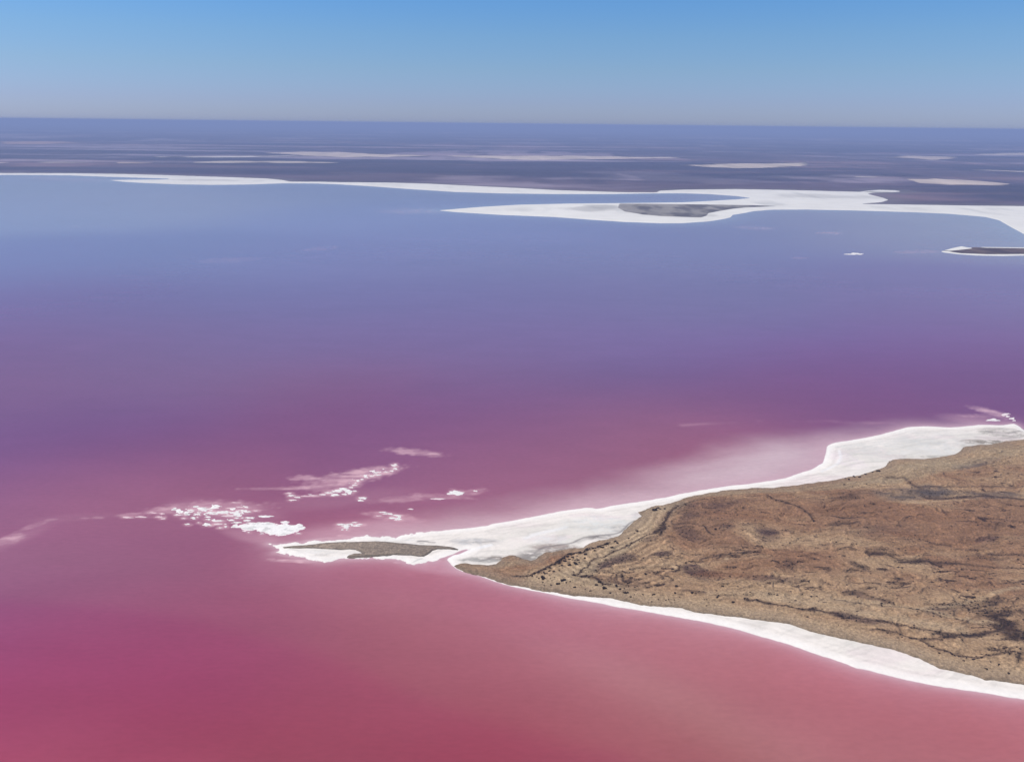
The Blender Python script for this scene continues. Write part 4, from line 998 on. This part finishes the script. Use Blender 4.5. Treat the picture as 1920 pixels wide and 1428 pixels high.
# plus a thin sprinkling of saltbush
NP_ = len(SPN)
ring = np.array([(math.cos(t_), math.sin(t_), 0.0) for t_ in np.linspace(0, 2 * math.pi, 7)[:-1]] + [(0.5 * math.cos(t_ + 0.4), 0.5 * math.sin(t_ + 0.4), 0.62) for t_ in np.linspace(0, 2 * math.pi, 5)[:-1]])
tri = []
for i in range(6):
    j = (i + 1) % 6
    tri.append((i, j, 6 + (i * 4 // 6)))
for i in range(4):
    j = (i + 1) % 4
    tri.append((6 + i, [1, 3, 4, 0][i], 6 + j))
tri.append((6, 7, 8))
tri.append((6, 8, 9))
tri = np.array(tri)
size = RNG.uniform(0.35, 1.0, NP_) * 1.0
rot = RNG.uniform(0, 6.28, NP_)
cs, sn = np.cos(rot), np.sin(rot)
jit = RNG.uniform(0.7, 1.3, (NP_, len(ring), 3))
V = ring[None] * jit * size[:, None, None]
V[..., 0] *= 1.35
X = V[..., 0] * cs[:, None] - V[..., 1] * sn[:, None] * 0.6 + SPN[:, 0, None]
Y = V[..., 0] * sn[:, None] * 0.6 + V[..., 1] * cs[:, None] + SPN[:, 1, None]
Z = V[..., 2] * 0.9 + zs[:, None] - 0.12
VV = np.stack([X, Y, Z], -1).reshape(-1, 3)
FF = (tri[None] + (np.arange(NP_) * len(ring))[:, None, None]).reshape(-1, 3)
me = bpy.data.meshes.new('low_scrub')
me.vertices.add(len(VV))
me.vertices.foreach_set('co', VV.astype(np.float32).ravel())
me.loops.add(len(FF) * 3)
me.loops.foreach_set('vertex_index', FF.astype(np.int32).ravel())
me.polygons.add(len(FF))
me.polygons.foreach_set('loop_start', (np.arange(len(FF)) * 3).astype(np.int32))
me.update(calc_edges=True)
me.materials.append(MAT_SHRUB)
o = bpy.data.objects.new('low_scrub', me)
COL.objects.link(o)
tag(o, 'dark low scrub in streaks over the brown peninsula', kind='stuff')
print('scrub clumps', NP_)

# ------------------------------------------------------------------ salt crust rafts in the shallows
def raft(cx, cy, w, h, lab, grp, pink=0.0, outline=None, ang=0.0):
    q = ground(cx, cy)
    if outline is not None:
        o_ = G(outline)
        o_ = smooth_line(np.vstack([o_, o_[:1]]), 4)[:-1]
        loc = o_ - q
        nn = len(loc)
        o_ = smooth_line(np.vstack([o_, o_[:1]]), 3)[:-1]
        loc = o_ - q
        nn = len(loc)
        jitter = (RNG.random(nn) - 0.5) * 4.5 + (vnoise(loc[:, 0] / 2.5, loc[:, 1] / 2.5, 8) - 0.5) * 7
        rr = np.hypot(loc[:, 0], loc[:, 1])
        loc = loc * (1 + jitter / rr)[:, None]
        rings = [1.0, 0.96, 0.8, 0.6, 0.35]
    else:
        ex = ground(cx + w / 2, cy) - q
        ey = q - ground(cx, cy + h / 2)
        nn = 26 if w > 8 else 16
        t_ = np.linspace(0, 2 * math.pi, nn, endpoint=False)
        sd = int(cx * 13 + cy * 7)
        rj = 0.45 + 1.0 * (vnoise(np.cos(t_) * 1.9 + sd, np.sin(t_) * 1.9 + sd * 1.7, 5)) + (RNG.random(nn) - 0.5) * 0.42 + 0.12 * np.sin(t_ * 3 + sd)
        lobe = 1.0
        loc = np.outer(np.cos(t_) * rj, ex) + np.outer(np.sin(t_) * rj * lobe, ey)
        rings = [1.0, 0.9, 0.55]
    vs, zs_ = [], []
    for k, rg in enumerate(rings):
        vs.append(loc * rg)
        zs_.append(np.full(nn, -0.05 if k == 0 else 0.16) + (0 if k == 0 else RNG.random(nn) * 0.10))
    v2 = np.vstack(vs + [np.zeros((1, 2))])
    z2 = np.concatenate(zs_ + [np.array([0.22])])
    faces = []
    for k in range(len(rings) - 1):
        for i in range(nn):
            j = (i + 1) % nn
            faces.append((k * nn + i, k * nn + j, (k + 1) * nn + j, (k + 1) * nn + i))
    last = (len(rings) - 1) * nn
    for i in range(nn):
        faces.append((last + i, last + (i + 1) % nn, len(v2) - 1))
    me = bpy.data.meshes.new('salt_raft')
    me.from_pydata([(a, b_, c_) for (a, b_), c_ in zip(v2, z2)], [], faces)
    ar = sum(p.normal.z for p in me.polygons)
    if ar < 0:
        me.flip_normals()
    at = me.color_attributes.new('tint', 'FLOAT_COLOR', 'POINT')
    wcol = np.array([0.84, 0.79, 0.73]) * (1 - pink) + np.array([0.74, 0.44, 0.48]) * pink
    cc = np.ones((len(v2), 4), np.float32)
    cc[:, :3] = wcol * (1 - 0.12 * RNG.random((len(v2), 1)))
    cc[:nn, :3] = wcol * 0.75 + np.array([0.3, 0.12, 0.15]) * 0.25
    at.data.foreach_set('color', cc.ravel())
    me.materials.append(MAT_RAFT)
    o = bpy.data.objects.new('salt_raft', me)
    COL.objects.link(o)
    o.location = (q[0], q[1], 0.0)
    tag(o, lab, 'salt crust', grp)
    return o


big = [(285, 655), (400, 600), (480, 612), (600, 608), (700, 598), (830, 578), (900, 568), (960, 565), (1030, 582), (1100, 597), (1200, 568), (1290, 550), (1390, 562), (1430, 602), (1540, 588), (1620, 615), (1600, 640), (1685, 652), (1668, 700),
       (1600, 722), (1480, 762), (1420, 786), (1250, 786), (1080, 775), (940, 770), (900, 745), (800, 722), (760, 708), (640, 714), (540, 700), (470, 680), (380, 692)]
def crust_col(P, sd):
    k = fbm(P[:, 0] / 7, P[:, 1] / 3.5, 44, 4)
    c = np.array([0.84, 0.79, 0.73]) * (1 - 0.25 * ss(0.55, 0.72, k))[:, None]
    return c + (np.array([0.70, 0.47, 0.48]) - c) * (0.7 * ss(1.6, 0.0, sd))[:, None]


big_o = raised('salt_raft', smooth_line(G([(400 + a_ / 9.6, 920 + b_ / 9.6) for a_, b_ in big])), 0.3, 0.05, None, (0.03, 0.02), crust_col, MAT_RAFT, maxd=30, low=-0.25,
               rough_n=[(11, 15.0), (3.5, 6.0)], kind='thing', label='largest white salt crust raft, a broad ragged oval left of the islet')
tag(big_o, cat='salt crust')
for nm_, poly_ in [('lacy broken salt crust between the rafts left of the islet', [(300, 958), (330, 948), (370, 944), (430, 940), (466, 944), (474, 953), (466, 966), (450, 978), (415, 982), (380, 974), (345, 968)]),
                   ('lacy broken salt crust along the edge of the sickle shaped shoal', [(536, 926), (552, 930), (600, 930), (640, 922), (668, 906), (700, 893), (738, 884), (742, 876), (728, 872), (690, 880), (655, 895), (636, 910), (600, 922), (556, 920)]),
                   ('lacy broken salt crust in the shallows above the islet', [(632, 984), (650, 978), (680, 980), (684, 986), (660, 994), (638, 994)]),
                   ('lacy broken salt crust right of the shoals', [(706, 958), (735, 956), (760, 964), (756, 978), (728, 978), (712, 968)])]:
    raised('salt_flecks', smooth_line(G(poly_)), 0.3, 0.05, None, (0.035, 0.025), crust_col, MAT_RAFT, maxd=30, low=-0.3, rough_n=[(9, 8.0)],
           relief=lambda P, sd: -0.375 + 0.62 * (fbm(P[:, 0] / 7, P[:, 1] / 4.5, 66, 4, 0.6) - 0.5), kind='stuff', label=nm_)
g1 = 'salt crust rafts left of the islet'
l1 = 'small white salt crust fleck among the many left of the islet'
l1p = 'pinkish half sunk salt crust in the trail left of the islet'
def fleck(w, pk, cx, cy):
    t_ = 'pinkish half sunk salt crust' if pk >= 0.5 else 'long white salt raft' if w > 16 else 'short white salt raft' if w > 9 else 'tiny white salt fleck'
    p_ = 'in the thin trail at the far left' if cx < 320 else 'in the upper rows above the largest raft' if cy < 966 else 'in the lower rows beside the largest raft'
    return t_ + ' ' + p_


for X_, Y_, w_, h_, pk in Z4:
    raft(200 + X_ / 8, 920 + Y_ / 8, w_ / 8, max(h_ / 8, 1.9), fleck(w_ / 8, pk, 200 + X_ / 8, 920 + Y_ / 8), g1 if pk < 0.5 else 'sunken pinkish crusts left of the islet', pk)
for X_, Y_, w_, h_, pk in Z5:
    raft(400 + X_ / 9.6, 920 + Y_ / 9.6, w_ / 9.6, max(h_ / 9.6, 1.9), fleck(w_ / 9.6, pk, 400 + X_ / 9.6, 920 + Y_ / 9.6), g1 if pk < 0.5 else 'sunken pinkish crusts left of the islet', pk)
raft(400 + 930 / 9.6, 920 + 458 / 9.6, 30, 4.6, 'long bright salt raft alone just above the largest raft', None, 0.05)
g2, l2 = 'salt crusts along the sickle shaped shoal', 'white salt crust lump along the curved edge of the sickle shaped shoal'
for X_, Y_, w_, h_, pk in Z6:
    raft(480 + X_ / 3.692, 820 + Y_ / 3.692, w_ / 3.692, max(h_ / 3.692, 1.8), ('long ' if w_ > 58 else 'short ' if w_ > 38 else 'tiny ') + ('pinkish ' if pk > 0.22 else 'white ') + ('salt lump at the tip' if X_ > 880 else 'salt bead on the thin middle stretch' if X_ > 690 else 'salt lump in the thick lower bend' if X_ > 520 else 'salt lump at the left end') + ' of the sickle shaped shoal', g2, pk)
for X_, Y_, w_, h_, pk, lab in [
        (737, 418, 56, 15, 0, 'upper of two small white rafts just below the sickle shaped shoal'), (725, 436, 40, 11, 0, 'lower of two small white rafts just below the sickle shaped shoal'),
        (1385, 380, 96, 36, 0, 'compact bright salt raft alone right of the shoals'), (1520, 370, 30, 9, .1, 'tiny salt fleck right of the compact bright raft'),
        (1270, 424, 100, 10, .4, 'thin pinkish salt streak left of the compact bright raft'), (1070, 495, 32, 8, .2, 'tiny salt fleck alone between the mid lake rafts')]:
    raft(480 + X_ / 3.692, 820 + Y_ / 3.692, w_ / 3.692, max(h_ / 3.692, 1.8), lab, None, pk)
g3, l3 = 'small salt rafts above the islet', 'small flat white salt raft in the shallows above the islet'
for X_, Y_, w_, h_, pk in Z7:
    raft(480 + X_ / 3.692, 820 + Y_ / 3.692, w_ / 3.692, max(h_ / 3.692, 1.7), ('long' if w_ > 55 else 'short' if w_ > 30 else 'tiny') + ' flat white salt raft in the ' + ('right' if X_ > 800 else 'left') + ' hand cluster above the islet', g3, pk)
for X_, Y_, w_, h_, pk in [(1710, 176, 100, 20, .05), (1780, 140, 50, 12, .3), (1805, 150, 34, 12, .2), (1838, 165, 40, 16, .15), (1800, 132, 46, 9, .3), (1850, 178, 26, 9, .2)]:
    raft(1400 + X_ / 3.692, 740 + Y_ / 3.692, w_ / 3.692, h_ / 3.692, ('longest flat white salt crust' if w_ > 90 else 'pinkish white salt lump' if pk > 0.25 else 'small white salt lump') + ' off the north beach near the right edge', 'salt crusts off the right hand beach', pk)
raft(1607, 476.3, 34, 4.0, 'tiny white salt islet alone in the far blue water', None)

# ------------------------------------------------------------------ air
hz = bpy.data.meshes.new('haze')
S, Z0, Z1 = 90000.0, -2.0, 410.0
hz.from_pydata([(-S, -S, Z0), (S, -S, Z0), (S, S, Z0), (-S, S, Z0), (-S, -S, Z1), (S, -S, Z1), (S, S, Z1), (-S, S, Z1)], [],
               [(0, 3, 2, 1), (4, 5, 6, 7), (0, 1, 5, 4), (1, 2, 6, 5), (2, 3, 7, 6), (3, 0, 4, 7)])
hm = bpy.data.materials.new('haze_air')
hm.use_nodes = True
nt = hm.node_tree
nt.nodes.remove(nt.nodes['Principled BSDF'])
pv = nt.nodes.new('ShaderNodeVolumePrincipled')
pv.inputs['Color'].default_value = (0.485, 0.585, 0.92, 1)
pv.inputs['Density'].default_value = 7.6e-5
pv.inputs['Anisotropy'].default_value = 0.0
nt.links.new(pv.outputs['Volume'], nt.nodes['Material Output'].inputs['Volume'])
hz.materials.append(hm)
o = bpy.data.objects.new('haze', hz)
COL.objects.link(o)
tag(o, 'thin blue haze in the air over the lake and desert', kind='stuff')
